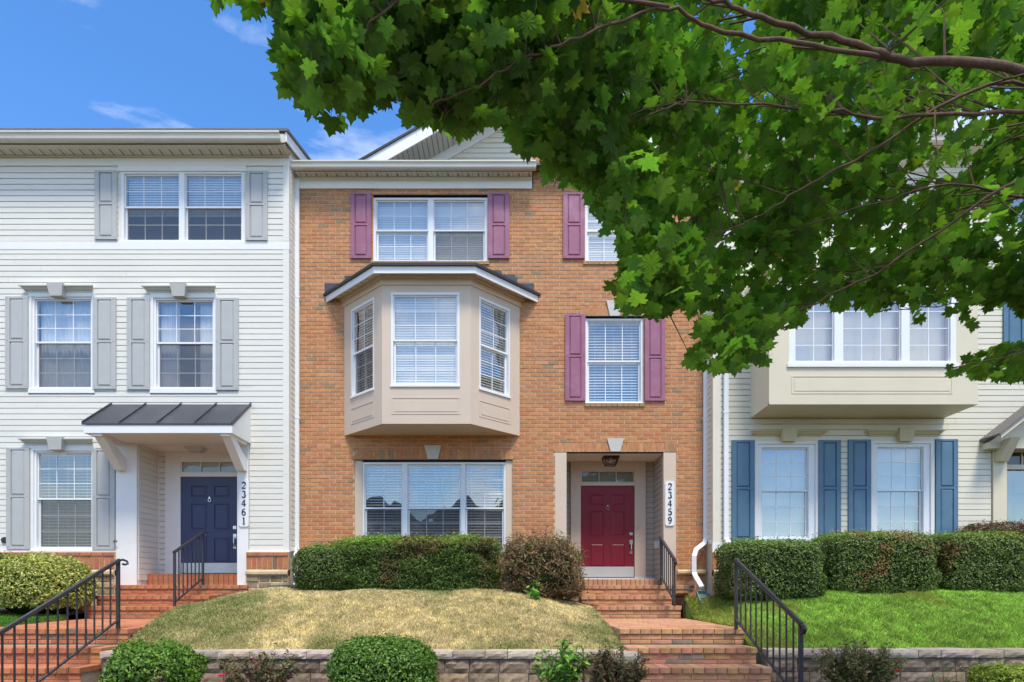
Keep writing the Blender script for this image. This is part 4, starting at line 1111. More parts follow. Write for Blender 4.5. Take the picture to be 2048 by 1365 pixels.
# brick wainscot, band, rubble footing
def wainscot(house, x0, x1, y, side=None):
    base = MB(); base.box(x0, x1, y - .10, y, ZB0, Zl(1106)); base.build('wainscot', 'mortar', house)
    z1, zm, zb = Zl(1105, y - .1), Zl(1113, y - .1), Zl(1139, y - .1)
    yy = y - .10
    n = int((x1 - x0) / 0.22); p = (x1 - x0) / n
    for i in range(n):
        mb = MB(); brick_block(mb, x0 + i * p + .005, x0 + (i + 1) * p - .005, zm + .008, z1, yy, random.uniform(.02, .026), brick_tint('step')); mb.build('brick', 'red_brick', house)
    n = int((x1 - x0) / 0.098); p = (x1 - x0) / n
    for i in range(n):
        mb = MB(); brick_block(mb, x0 + i * p + .006, x0 + (i + 1) * p - .006, zb + .008, zm - .003, yy, random.uniform(.006, .011), brick_tint('step')); mb.build('brick', 'red_brick', house)
    b = MB(); sweep_x(b, [(y, Zl(1152)), (yy - .03, Zl(1152)), (yy - .055, Zl(1149)), (yy - .055, Zl(1144)), (yy - .03, Zl(1141)), (y, Zl(1141))], x0, x1); b.build('base_band', 'band_stone', house)
    x = x0
    zt = Zl(1152) - .004
    for row in range(3):
        x = x0
        while x < x1 - .02:
            wd = min(random.uniform(.16, .34), x1 - x)
            mb = MB(); j = random.uniform(.7, 1.4); brick_block(mb, x + .008, x + wd - .008, zt - .115, zt - .008, yy, random.uniform(.0, .02) + .004, (j, j * random.uniform(.9, 1.0), j * random.uniform(.75, 1)), bev=0.012); mb.build('stone', 'rubble', house)
            x += wd
        zt -= .12
wainscot(wh, WX0 + .5, Xl(236), YL); wainscot(wh, Xl(497), WX1 + .03, YL)
t = MB(); t.box(WX0, Xl(236), YL - .04, YL, Zl(1105), zs0 + .03); t.box(Xl(499), WX1 + .03, YL - .04, YL, Zl(1105), zs0 + .03); t.build('base_board', 'white_trim', wh)
# porch of the white house
RL = 0.70
zc = PZ(866, YL - .85)
FL2 = CZ + 0.14
t = MB(); t.box(orec[0] - .02, orec[0] + .14, YL + .14, YL + RL + .1, ZB0, zc + .02); t.box(orec[1] - .02, orec[1] + .1, YL + .14, YL + RL + .1, ZB0, zc + .02); t.box(orec[0], orec[1], YL + RL, YL + RL + .1, ZB0, zc + .02); t.build('porch_wall', 'white_siding', wh)
siding(wh, 'siding_board', 'white_siding', 0, RL, FL2 + .1, zc, [], 0.0, 0.1105, 0.02, m=frame_m((orec[0] + .142, YL, 0), (0, 1, 0), (1, 0, 0)))
siding(wh, 'siding_board', 'white_siding', Xl(276), PX(340, YL + RL), FL2 + .1, zc, [], YL + RL)
t = MB(); t.box(Xl(236), Xl(262), YL - .06, YL + .003, ZB0 + .1, zc - .002); t.box(Xl(262) - .001, Xl(277), YL - .059, YL + .1, ZB0 + .1, zc - .002); t.build('porch_post', 'white_trim', wh)
t = MB(); t.box(Xl(477), Xl(499), YL - .06, YL + .1, ZB0 + .1, zc - .002); t.build('porch_post', 'white_trim', wh)
t = MB(); t.box(PX(315.5, YL + RL), PX(320.5, YL + RL), YL + RL - .04, YL + RL - .02, FL2, zc); t.build('inside_corner_trim', 'white_trim', wh)
YD = YL + RL
bx0, bx1 = PX(364, YD), PX(480, YD)
bz0, bz1 = PZ(1149, YD), PZ(955, YD)
t0_, t1_ = PZ(945, YD), PZ(925, YD)
t = MB(); t.box(PX(333, YD), bx0 - .001, YD - .06, YD + .02, FL2, zc); t.box(bx1 + .001, bx1 + .3, YD - .06, YD + .02, FL2, zc); t.box(bx0, bx1, YD - .058, YD + .02, t1_ + .022, zc); t.box(bx0 - .03, bx1 + .03, YD - .075, YD + .02, bz1 + .001, t0_ - .022); t.build('door_surround', 'white_trim', wh)
transom(wh, frame_m((bx0 + .022, YD - .04, t0_), (1, 0, 0), (0, -1, 0)), bx1 - bx0 - .044, t1_ - t0_, 3, 'white_trim')
six_panel_door(wh, frame_m((bx0 + .004, YD - .04, bz0 + .01), (1, 0, 0), (0, -1, 0)), bx1 - bx0 - .008, bz1 - bz0 - .012, 'blue_door', (bx1 - bx0) * .93, True, 0.22)
# canopy roof on brackets
YF = YL - .85
cxl, cxr = PX(163, YF), PX(465, YF)
zr0, zr1 = PZ(850, YF), Zl(808)
t = MB(); t.loft([(cxl, YF, zr0), (cxr, YF, zr0), (cxr, YF, zr0 + .03), (cxl, YF, zr0 + .03)], [(cxl, YL, zr1 - .03), (cxr, YL, zr1 - .03), (cxr, YL, zr1), (cxl, YL, zr1)])
crf = t.build('canopy_roof', 'roof_metal', wh)
nn = 4
for i in range(nn + 1):
    x = cxl + (cxr - cxl) * i / nn
    x = min(max(x, cxl + .012), cxr - .012)
    s = MB(); s.loft([(x - .011, YF - .005, zr0 + .025), (x + .011, YF - .005, zr0 + .025), (x + .011, YF - .005, zr0 + .065), (x - .011, YF - .005, zr0 + .065)], [(x - .011, YL - .002, zr1 - .005), (x + .011, YL - .002, zr1 - .005), (x + .011, YL - .002, zr1 + .035), (x - .011, YL - .002, zr1 + .035)])
    s.build('standing_seam', 'roof_metal', crf)
t = MB(); t.box(cxl + .03, cxr - .01, YF + .012, YF + .04, zc, zr0 - .0005)
for x in (cxl + .03, cxr - .035): t.mesh([(x, YF + .04, zc), (x + .025, YF + .04, zc), (x + .025, YL, zc), (x, YL, zc), (x, YF + .04, zr0), (x + .025, YF + .04, zr0), (x + .025, YL, zr1 - .035), (x, YL, zr1 - .035)], [(0, 3, 2, 1), (4, 5, 6, 7), (0, 1, 5, 4), (1, 2, 6, 5), (2, 3, 7, 6), (3, 0, 4, 7)])
t.build('canopy_fascia', 'white_trim', wh)
t = MB(); t.box(cxl + .055, cxr - .036, YF + .041, YL, zc + .001, zc + .02); t.box(orec[0] + .14, orec[1], YL, YL + RL + .05, zc + .001, zc + .02); t.build('porch_ceiling', 'white_trim', wh)
for xc in (Xl(249), Xl(488)):
    t = MB(); hw = .08
    f = [(YL - .045, PZ(942, YL)), (YL - .02, PZ(942, YL)), (YF + .20, zc), (YF + .045, zc), ]
    f = [(YL - .062, Zl(944)), (YL - .18, Zl(944)), (YF + .045, zc - .001), (YF + .26, zc - .001), (YL - .062, Zl(921))]
    t.loft([(xc - hw, y, z) for y, z in f], [(xc + hw, y, z) for y, z in f]); t.build('bracket', 'white_trim', wh)
    t = MB(); t.box(xc - hw - .004, xc + hw + .004, YF + .045, YL, zc - .045, zc - .0005); t.build('canopy_beam', 'white_trim', wh)
plaque('23461', Xl(488.5, YL - .06), Zl(960, YL - .06), Zl(1054, YL - .06), YL - .061, 'white number board reading 23461 on the white porch post beside the blue door')
lt = thing('porch_light', 'white flush ceiling light under the dark metal porch canopy', 'porch light', (PX(392, YL + .25), YL + .25, zc))
lx, ly = PX(392, YL + .2), YL + .2
t = MB(); t.box(lx - .2, lx + .2, ly - .15, ly + .15, zc - .02, zc + .0005); t.build('base', 'white_trim', lt)
t = MB(); a = [(lx + sx * .18, ly + sy * .13, zc - .02) for sx, sy in ((-1, -1), (1, -1), (1, 1), (-1, 1))]; b = [(lx + sx * .12, ly + sy * .09, zc - .11) for sx, sy in ((-1, -1), (1, -1), (1, 1), (-1, 1))]
t.loft(b, a); t.build('shade', 'shade', lt)
t = MB(); x, z = Xl(12), Zl(1081); t.tube([(x, YL, z), (x, YL - .05, z), (x, YL - .055, z)], [.065, .06, .03], 12); t.build('vent_cap', 'dark_metal', wh)
t = MB(); x, z = Xl(232), Zl(1083); t.tube([(x, YL - .06, z), (x + .04, YL - .12, z), (x + .10, YL - .12, z), (x + .07, YL - .12, z - .03), (x + .02, YL - .12, z - .01)], .009, 6); t.build('hose_hook', 'dark_metal', wh)

# ------------------------------------------------------------------ CREAM TOWNHOUSE (right), wall plane YR
ch = thing('townhouse', 'cream sided townhouse with blue shutters and a boxy cream bay', 'house', (8, YR, CZ - .3))
Xr, Zr = Xl, Zl
CX0, CX1 = Xr(1427), 16.0
zr_top = Zr(300)
o1 = (Xr(1515), Xr(1630), Zr(1082), Zr(889)); o2 = (Xr(1747), Xr(1860), Zr(1082), Zr(888))
o3 = (Xr(2056), Xr(2170), Zr(700), Zr(540)); o4 = (Xr(2010), Xr(2200), Zr(452), Zr(330)); o5 = (Xr(1580), Xr(1800), Zr(452), Zr(330))
od = (Xr(2009), Xr(2200), ZB0, Zr(880))
cops = [o1, o2, o3, o4, o5, od]
wl = MB(); holed_wall(wl, CX0, CX1, ZB0, zr_top, cops, YR + .001, .14); wl.box(CX0, CX0 + .14, YR + .14, 8, ZB0, zr_top); wl.box(CX0, CX1, 8, 8.2, ZB0, zr_top); wl.build('wall', 'cream_siding', ch)
iw = MB(); iw.box(CX0 + .2, CX1, YR + .85, YR + .9, ZB0, zr_top); iw.build('dark_backing', 'room', ch)
cb = CX0 + .10
blk = [(o[0] - .065, o[1] + .065, o[2] - .05, o[3] + .22) for o in (o1, o2)] + [(o[0] - .05, o[1] + .05, o[2] - .08, o[3] + .08) for o in (o3, o4, o5)] + [(Xr(1500), Xr(1887), Zr(837), Zr(545)), (Xr(1980), Xr(2230), ZB0, Zr(878))]
siding(ch, 'siding_board', 'cream_siding', cb, Xr(2300), Zr(1088), Zr(330), blk, YR)
siding(ch, 'siding_board', 'cream_siding', 0.0, .31, Zr(1088), Zr(330), [], 0.0, m=frame_m((CX0 - .012, 0.0, 0), (0, -1, 0), (-1, 0, 0)), out=.024)
t = MB(); t.box(CX0 - .022, cb + .03, YR - .032, YR + .002, Zr(1088), Zr(318)); t.box(CX0 - .0225, CX0 + .002, YR + .002, YR + .075, Zr(1088), Zr(318)); t.build('corner_board', 'cream_siding', ch)
t = MB(); t.box(CX0 - .03, CX1, YR - .03, YR, Zr(330), Zr(312)); t.build('frieze_board', 'white_trim', ch)
t = MB(); t.box(CX0 + .12, CX1, YR - .03, YR, Zr(470), Zr(455)); t.build('belt_board', 'white_trim', ch)
soffit(ch, CX0 - .05, CX1, YEL, YR - .0, Zr(312, YL - .08))
gutter(ch, CX0 - .06, CX1, Zr(266, YEL - .13), Zr(284, YEL - .11), YEL - .026, .13)
t = MB(); t.loft([(CX0 - .08, YEL - .02, z0), (CX1, YEL - .02, z0), (CX1, YEL - .02, z0 + .05), (CX0 - .08, YEL - .02, z0 + .05)], [(CX0 - .08, 7, z0 + 2.2), (CX1, 7, z0 + 2.2), (CX1, 7, z0 + 2.25), (CX0 - .08, 7, z0 + 2.25)]); t.build('roof', 'shingle', ch)
wmr = wml
for o, sc in ((o1, ()), (o2, ())):
    window(ch, wmr(o), W_(o), H_(o), [(.075, W_(o) - .125, 3)], (3, 3), .485, .06, 'shade', screens=sc)
    t = MB(); k = .065
    t.box(o[0] - k, o[0] + .001, YR - .035, YR + .003, o[2] - .03, o[3] + .05); t.box(o[1] - .001, o[1] + k, YR - .035, YR + .003, o[2] - .03, o[3] + .05); t.box(o[0], o[1], YR - .034, YR + .003, o[3], o[3] + .05)
    t.build('window_casing', 'white_trim', ch)
    t = MB(); t.box(o[0] - k, o[1] + k, YR - .03, YR + .003, o[3] + .051, o[3] + .16); t.build('head_board', 'cream_siding', ch)
for o in (o3, o4, o5): window(ch, wmr(o), W_(o), H_(o), [(.05, W_(o) - .05, 3)], (2, 2), .5, .04, 'shade')
for xc, zt, zb in ((1573, 861, 874), (1805, 860, 874)): crown_head(ch, Xr(xc), 1.5, Zr(zt, YR - .1), Zr(zb, YR - .05), YR, 'keystone_cream', 'keystone_cream', (0.30, 0.245))
for a, b, c, d in ((1462, 1507, 1082, 882), (1635, 1679, 1082, 882), (1694, 1739, 1082, 881), (1868, 1912, 1082, 880), (2003, 2048, 706, 540), (2176, 2220, 706, 540)):
    shutter(ch, frame_m((Xr(a), YR - .026, Zr(c)), (1, 0, 0), (0, -1, 0)), Xr(b) - Xr(a), Zr(d) - Zr(c), 'blue_shutter', 0.52)
wainscot(ch, CX0 - .03, Xr(1990), YR)
t = MB(); t.box(CX0 - .03, Xr(1985), YR - .04, YR, Zr(1105), Zr(1086)); t.build('base_board', 'white_trim', ch)
# boxy bay
bdr = 0.9
yb = YR - bdr
rx0, rx1 = Xr(1500), Xr(1887)
rz0, rz1 = Zr(837), PZ(545, yb)
t = MB(); t.box(rx0, rx1, yb + .003, YR, rz0 - .001, rz0 + .03); t.box(rx0, rx0 + .05, yb + .051, YR, rz0 + .03, rz1); t.box(rx1 - .05, rx1, yb + .051, YR, rz0 + .03, rz1); t.box(rx0 - .1, rx1 + .1, yb - .1, YR, rz1, rz1 + .12)
bo = t.build('bay_window', 'cream_trim', ch)
wu0, wu1 = PX(1578, yb) - rx0, PX(1912, yb) - rx0
wz0, wz1 = PZ(729, yb), PZ(578, yb)
ux = lambda px: PX(px, yb) - rx0 - wu0
bay_face(bo, (rx0, yb), (rx1, yb), [dict(u0=wu0, u1=wu1, z0=wz0, z1=wz1, units=[(ux(1590), ux(1669), 2), (ux(1686), ux(1803), 3), (ux(1819), ux(1901), 2)], rows=(4, 1), meet=.98, blind='shade', fr=.06)], (PX(1583, yb) - rx0, PX(1905, yb) - rx0, PZ(788, yb), PZ(752, yb)), 'cream_trim', rz0, rz1)
t = MB(); t.box(PX(1574, yb), PX(1916, yb), yb - .03, yb + .001, PZ(735, yb), wz0 + .01); t.build('window_sill', 'white_trim', bo)
t = MB(); t.box(rx0 + .1, rx1 - .1, YR - .03, YR - .01, rz0, rz1); t.build('dark_backing', 'room', ch)
# right porch
PY = YR - .5
t = MB(); t.box(Xr(1982), Xr(2009), YR - .06, YR + .1, ZB0, Zr(895)); t.build('porch_post', 'cream_trim', ch); t = MB(); t.box(Xr(2200), Xr(2230), YR - .06, YR + .1, ZB0, Zr(895)); t.build('porch_post', 'cream_trim', ch)
px0 = PX(1962, YR)
apx = Xr(2110)
ze = PZ(868, PY); za = ze + .78 * (apx - px0)
for s in (-1, 1):
    e = apx + s * (apx - px0)
    t = MB(); q = [(e, ze - .08), (apx, za - .08), (apx, za), (e, ze)]
    t.prism(q if s < 0 else q[::-1], PY, PY + .04); t.build('canopy_fascia', 'cream_trim', ch)
    t = MB(); q = [(e - .0 + s * .05, ze - .03), (apx, za + .002), (apx, za + .035), (e + s * .05, ze + .005)]
    t.prism(q if s < 0 else q[::-1], PY - .03, YR); t.build('canopy_roof', 'shingle', ch)
    t = MB(); q = [(e, ze - .2), (apx, ze - .2), (apx, za - .1), (e, ze - .09)]
    t.prism(q if s < 0 else q[::-1], YR - .2, YR - .001); t.build('canopy_wall', 'cream_trim', ch)
xc = Xr(1995)
for xc in (Xr(1995), Xr(2216)):
    s = 1 if xc < apx else -1
    f = [(YR - .062, Zr(926)), (YR - .16, Zr(926)), (PY + .05, ze - .05), (PY + .25, ze - .05), (YR - .062, Zr(900))]
    t = MB(); t.loft([(xc - .09, y, z) for y, z in f], [(xc + .09, y, z) for y, z in f]); t.build('bracket', 'cream_trim', ch)
yd = YR + .14
t = MB(); t.box(Xr(2009), Xr(2200), yd - .03, yd + .03, Zr(937), Zr(928)); t.box(Xr(2009), Xr(2200), yd - .03, yd + .03, Zr(900), Zr(880)); t.build('door_surround', 'cream_trim', ch)
transom(ch, frame_m((Xr(2012), yd, Zr(927)), (1, 0, 0), (0, -1, 0)), 1.7, Zr(902) - Zr(927), 4, 'cream_trim')
six_panel_door(ch, frame_m((Xr(2012), yd + .06, FLOOR), (1, 0, 0), (0, -1, 0)), 1.75, Zr(939) - FLOOR, 'slate_door', 1.6, True)
t = MB(); t.poly([(Xr(2012), yd + .015, FLOOR), (Xr(2180), yd + .015, FLOOR), (Xr(2180), yd + .015, Zr(939)), (Xr(2012), yd + .015, Zr(939))]); t.build('storm_door', 'glass', ch)
t = MB(); t.box(Xr(1960), Xr(2260), YR - 1.2, YR + .3, ZB0, FLOOR); t.build('porch_floor', 'step_mortar', ch)

# ------------------------------------------------------------------ across the street (mirrored in the window glass)
def far_house(x0, x1, y, h, wallm, label):
    t = thing('townhouse', label, 'house', ((x0 + x1) / 2, y, 0), 'houses across the street')
    mb = MB(); mb.box(x0, x1, y - 9, y, 0, h); mb.build('wall', wallm, t)
    xm = (x0 + x1) / 2
    mb = MB(); mb.loft([(x0 - .3, y + .4, h + .01), (x1 + .3, y + .4, h + .01), (xm, y + .4, h + 2.9)], [(x0 - .3, y - 9.3, h + .01), (x1 + .3, y - 9.3, h + .01), (xm, y - 9.3, h + 2.9)]); mb.build('roof', 'shingle', t)
    for k in range(3):
        for j in range(3):
            a = x0 + (x1 - x0) * (.12 + .3 * j); z = 1.2 + k * 2.8
            mb = MB(); mb.box(a - .08, a + 1.28, y, y + .05, z - .08, z + 1.68); f = mb.build('window', 'white_trim', t)
            mb = MB(); mb.box(a, a + 1.2, y + .04, y + .06, z, z + 1.6); mb.build('pane', 'slate_door', f)
far_house(-17, -8.6, -47, 8.0, 'white_siding', 'white gabled townhouse across the street')
far_house(-8.4, 0.2, -47, 8.0, 'brick', 'brick gabled townhouse across the street')
far_house(0.4, 9, -47, 8.0, 'cream_siding', 'cream gabled townhouse across the street')
for i, (x, y, r, h) in enumerate(((7.5, -24.5, 2.3, 6.5), (-14.5, -25, 2.0, 6.0))):
    t = thing('street_tree', ('round leafy tree by the kerb across the street, before the cream house', 'round leafy tree by the kerb across the street, before the white house')[i], 'tree', (x, y, 0), 'street trees across the road')
    mb = MB(); mb.tube([(x, y, 0), (x + .05, y, 1.5), (x, y, h - 1)], [.16, .12, .05], 8); mb.build('trunk', 'bark', t)
    n = 5000
    u_ = rng.normal(0, 1, (n, 3)); u_ /= np.linalg.norm(u_, axis=1)[:, None]
    C = u_ * (rng.uniform(.3, 1, (n, 1)) ** .6) * np.array((r, r, h * .36)) * (1 + .3 * (vnoise(u_[:, 0] + 5, u_[:, 2] + 5, 3, 90 + i) - .5))[:, None] + np.array((x, y, h * .62))
    nn_ = u_ + np.array((0, 0, .5)); aa = np.cross(nn_, rng.normal(0, 1, (n, 3))); aa /= np.linalg.norm(aa, axis=1)[:, None]; b2 = np.cross(nn_, aa)
    s_ = rng.uniform(.10, .22, (n, 1))
    V = np.stack([C - aa * s_, C + b2 * s_ * .5, C + aa * s_, C - b2 * s_ * .5], 1).reshape(-1, 3)
    big_mesh('crown', V, np.arange(n * 4).reshape(n, 4), np.array((0.08, 0.15, 0.025)) * rng.uniform(.6, 1.4, (n, 1)), 'leaf', t, kind='stuff')

# ------------------------------------------------------------------ downspouts, splash blocks
def downspout(house, pts, w=0.085, d=0.06):
    mb = MB(); mb.tube(pts, 1, flat=(w, d))
    o = mb.build('downspout', 'white_vinyl', house)
    for z in (2.2, 5.0, 7.4):
        if pts[1][2] < z < pts[0][2]:
            s = MB(); s.box(pts[0][0] - w / 2 - .015, pts[0][0] + w / 2 + .015, pts[0][1] - d / 2 - .004, pts[0][1] + d / 2, z, z + .025); s.build('strap', 'white_vinyl', o)
yy = -.06
downspout(bh, [(X_(594.5, yy), yy, Z_(333)), (X_(594.5, yy), yy, Z_(1096)), (X_(597, yy), yy - .05, Z_(1104)), (X_(597, -.3), -.42, Z_(1112)), (X_(594, -.6), -.62, Z_(1150)), (X_(590, -.9), -.85, Z_(1176))])
downspout(bh, [(X_(1411, yy), yy, Z_(333)), (X_(1411, yy), yy, Z_(1078)), (X_(1407, yy), yy - .06, Z_(1088)), (X_(1390, -.35), -.40, Z_(1101, -.35)), (X_(1387, -.4), -.44, Z_(1113, -.4)), (X_(1387, -.4), -.44, Z_(1146, -.4)), (X_(1391, -.5), -.5, Z_(1154, -.5)), (X_(1404, -.9), -.9, Z_(1176, -.9))])
yy = YR - .08
downspout(ch, [(PX(1452, yy), yy, Zr(290)), (PX(1452, yy), yy, Zr(1078)), (PX(1454, yy), yy - .04, Zr(1086)), (PX(1462, yy - .3), yy - .3, Zr(1098)), (PX(1464, yy - .4), yy - .4, Zr(1150))])
def splash(xc, yc, zc, rot, label, sc=1.0, pitch=0.0):
    t = thing('splash_block', label, 'splash block', (xc, yc, zc), 'splash blocks under the downspouts')
    R = Matrix.Translation((xc, yc, zc)) @ Matrix.Rotation(rot, 4, 'Z') @ Matrix.Rotation(pitch, 4, 'X') @ Matrix.Scale(sc, 4)
    mb = MB(R)
    a, b, l = .11, .20, .62
    mb.mesh([(-a, 0, .0), (a, 0, .0), (b, -l, .0), (-b, -l, .0), (-a, 0, .02), (a, 0, .02), (b, -l, .02), (-b, -l, .02)], [(3, 2, 1, 0), (4, 7, 6, 5), (0, 1, 5, 4), (1, 2, 6, 5), (2, 3, 7, 6), (3, 0, 4, 7)])
    mb.build('trough', 'teal_plastic', t)
    for s in (-1, 1):
        r = MB(R); r.tube([(s * a, 0, .04), (s * b, -l, .045)], 1, flat=(.03, .085)); r.build('side_rim', 'teal_plastic', t)
    r = MB(R); r.box(-a, a, -.02, .02, .0, .10); r.build('back_rim', 'teal_plastic', t)
splash(PX(1403, -.9), -.88, z_green(3.4, YLAWN1) + .10, math.radians(0), 'blue green plastic splash block under the kinked downspout right of the brick steps', 0.78, math.radians(20))
splash(PX(591, -.85), -.72, z_dry(-4.0, YLAWN1) + .03, math.radians(-35), 'blue green splash block at the left end of the long hedge', 0.85, math.radians(3))
splash(PX(1464, -.85), -.8, z_green(3.9, YLAWN1) + .02, math.radians(10), 'blue green splash block half hidden behind the first boxwood cube', 0.7, math.radians(6))

# ------------------------------------------------------------------ brick steps
def steps(label, xs_fn, levels, walk, material, name='front_steps'):
    """levels: (z, y_front, x0, x1, y_back) from the top; walk: (z_back, z_front, y_back, y_front, (x0b, x1b), (x0f, x1f)) follows the upper three"""
    t = thing(name, label, 'steps', ((levels[0][2] + levels[0][3]) / 2, levels[-1][1], 0.3))
    core = MB()
    NP, HB = 0.148, 0.072
    def nosing(z, yf, x0, x1, dep, skip=False):
        n = max(2, round((x1 - x0) / NP)); p = (x1 - x0) / n
        for i in range(n):
            me = box_brick(p - .010, dep, HB, material, 'step', random.randrange(14))
            put('brick', me, t, (x0 + (i + .5) * p, yf + dep / 2 + random.uniform(-.004, .004), z - HB + random.uniform(-.002, .002)))
    def riser(z0, z1, yf, x0, x1):
        z = z1
        row = 0
        while z - z0 > 0.02:
            h = min(HB, z - z0 - 0.004)
            n = max(2, round((x1 - x0) / .315)); p = (x1 - x0) / n
            o = (row % 2) * p / 2
            for i in range(n + (1 if o else 0)):
                a, b = max(x0, x0 + i * p - o), min(x1, x0 + (i + 1) * p - o)
                if b - a < .03: continue
                me = box_brick(b - a - .010, .10, h - .009, material, 'step', random.randrange(14))
                put('brick', me, t, ((a + b) / 2, yf + .05 + random.uniform(-.003, .003), z - h))
            z -= h + 0.003; row += 1
    for i, (z, yf, x0, x1, yb_) in enumerate(levels):
        nosing(z, yf, x0, x1, yb_ - yf if yb_ - yf < .45 else .36)
        zl = levels[i + 1][0] if i + 1 < len(levels) else z - .2
        if i == 2 and walk: zl = walk[0]
        riser(zl - .0, z - HB - .008, yf + .02, x0 + .01, x1 - .01)
        core.box(x0 + .012, x1 - .012, yf + .03, max(yb_, yf + .3), (zl - .4), z - .008)
    if walk:
        zb_, zf_, yb_, yf_, xb_, xf_ = walk
        nosing(zf_, yf_, xf_[0], xf_[1], .30)
        lowz = levels[3][0]
        riser(lowz, zf_ - HB - .008, yf_ + .02, xf_[0] + .01, xf_[1] - .01)
        rows = int((yb_ - yf_ - .31) / .152)
        for r in range(rows):
            ya = yf_ + .31 + r * .152
            f = (ya - yf_) / (yb_ - yf_)
            x0, x1 = xf_[0] + (xb_[0] - xf_[0]) * f, xf_[1] + (xb_[1] - xf_[1]) * f
            z = zf_ + (zb_ - zf_) * f
            n = 6; p = (x1 - x0) / (n + .5)
            xx = x0
            cuts = [p] * n + [p / 2] if r % 2 else [p / 2] + [p] * n
            for wd in cuts:
                me = box_brick(round(wd, 2) - .009, .143, .06, material, 'step', random.randrange(14))
                put('brick', me, t, (xx + wd / 2, ya + .0715, z - .06 + random.uniform(-.002, .003)))
                xx += wd
        # side of the walk: stretchers down both flanks
        for sgn, k in ((-1, 0), (1, 1)):
            for r in range(3):
                for j in range(8):
                    f0 = (j + .5 * (r % 2)) / 8.5; f1 = f0 + 1 / 8.5
                    ya, yb2 = yf_ + .05 + (yb_ - yf_) * f0, yf_ + .05 + (yb_ - yf_) * f1
                    if yb2 > yb_: continue
                    xm = xf_[k] + (xb_[k] - xf_[k]) * (f0 + f1) / 2
                    z = zf_ + (zb_ - zf_) * (f0 + f1) / 2 - .075 - r * .078
                    me = box_brick(.09, round(yb2 - ya, 2) - .01, .068, material, 'step', random.randrange(14))
                    put('brick', me, t, (xm - sgn * .05, (ya + yb2) / 2, z - .07))
        core.loft([(xf_[0] + .012, yf_ + .04, .2), (xf_[1] - .012, yf_ + .04, .2), (xf_[1] - .012, yf_ + .04, zf_ - .012), (xf_[0] + .012, yf_ + .04, zf_ - .012)],
                  [(xb_[0] + .012, yb_ + .1, .2), (xb_[1] - .012, yb_ + .1, .2), (xb_[1] - .012, yb_ + .1, zb_ - .012), (xb_[0] + .012, yb_ + .1, zb_ - .012)])
    core.build('mortar_bed', 'step_mortar', t)
    return t
e = CZ
d2y = lambda d: d - D0
ctr = [(e + .14, d2y(12.1), 1.12, 3.12, d2y(13.3)), (e - .06, d2y(11.75), 1.30, 3.02, d2y(12.12)), (e - .25, d2y(11.4), 1.33, 3.10, d2y(11.77)),
       (e - .745, d2y(8.39), 1.55, 3.30, d2y(8.99)), (e - .965, d2y(7.99), 1.60, 3.33, d2y(8.40)), (e - 1.18, d2y(7.6), 1.60, 3.36, d2y(8.0)), (e - 1.38, d2y(7.2), 1.6, 3.36, d2y(7.6))]
st = steps('orange brick steps and brick walk leading up to the red door', None, ctr, (e - .468, e - .525, d2y(11.4), d2y(9.0), (1.36, 3.12), (1.55, 3.37)), 'step_brick')
# rowlock sill under the red door and the wider landing edge at the right
def rowlock(t, x0, x1, y, z0, z1, dep, material, pitch=.098):
    n = max(2, round((x1 - x0) / pitch)); p = (x1 - x0) / n
    for i in range(n): put('brick', box_brick(p - .009, dep, z1 - z0, material, 'step', random.randrange(14)), t, (x0 + (i + .5) * p, y + dep / 2 + random.uniform(-.003, .003), z0))
rowlock(st, PX(1120, .45), PX(1326, .45), .42, FLOOR, DZ0 - .03, .3, 'step_brick')
rowlock(st, 3.135, 3.55, d2y(12.12), FLOOR - .07, FLOOR, .3, 'step_brick', .2)
rowlock(st, 3.135, 3.55, d2y(12.14), FLOOR - .15, FLOOR - .08, .25, 'step_brick', .21)
lft = [(e + .14, d2y(11.95), -7.62, -5.06, d2y(12.9)), (e - .06, d2y(11.6), -7.74, -5.62, d2y(11.97)), (e - .25, d2y(11.2), -7.80, -5.72, d2y(11.62)),
       (e - .745, d2y(8.39), -7.75, -5.52, d2y(8.99)), (e - .965, d2y(7.99), -7.75, -5.52, d2y(8.40)), (e - 1.18, d2y(7.6), -7.75, -5.52, d2y(8.0))]
sl_ = steps('red brick steps and landing leading up to the blue door', None, lft, (e - .468, e - .525, d2y(11.2), d2y(9.0), (-7.72, -5.70), (-7.75, -5.53)), 'red_brick')
rowlock(sl_, PX(277, YL + .3), PX(478, YL + .3), YL + .28, FL2, bz0 - .005, .35, 'red_brick')

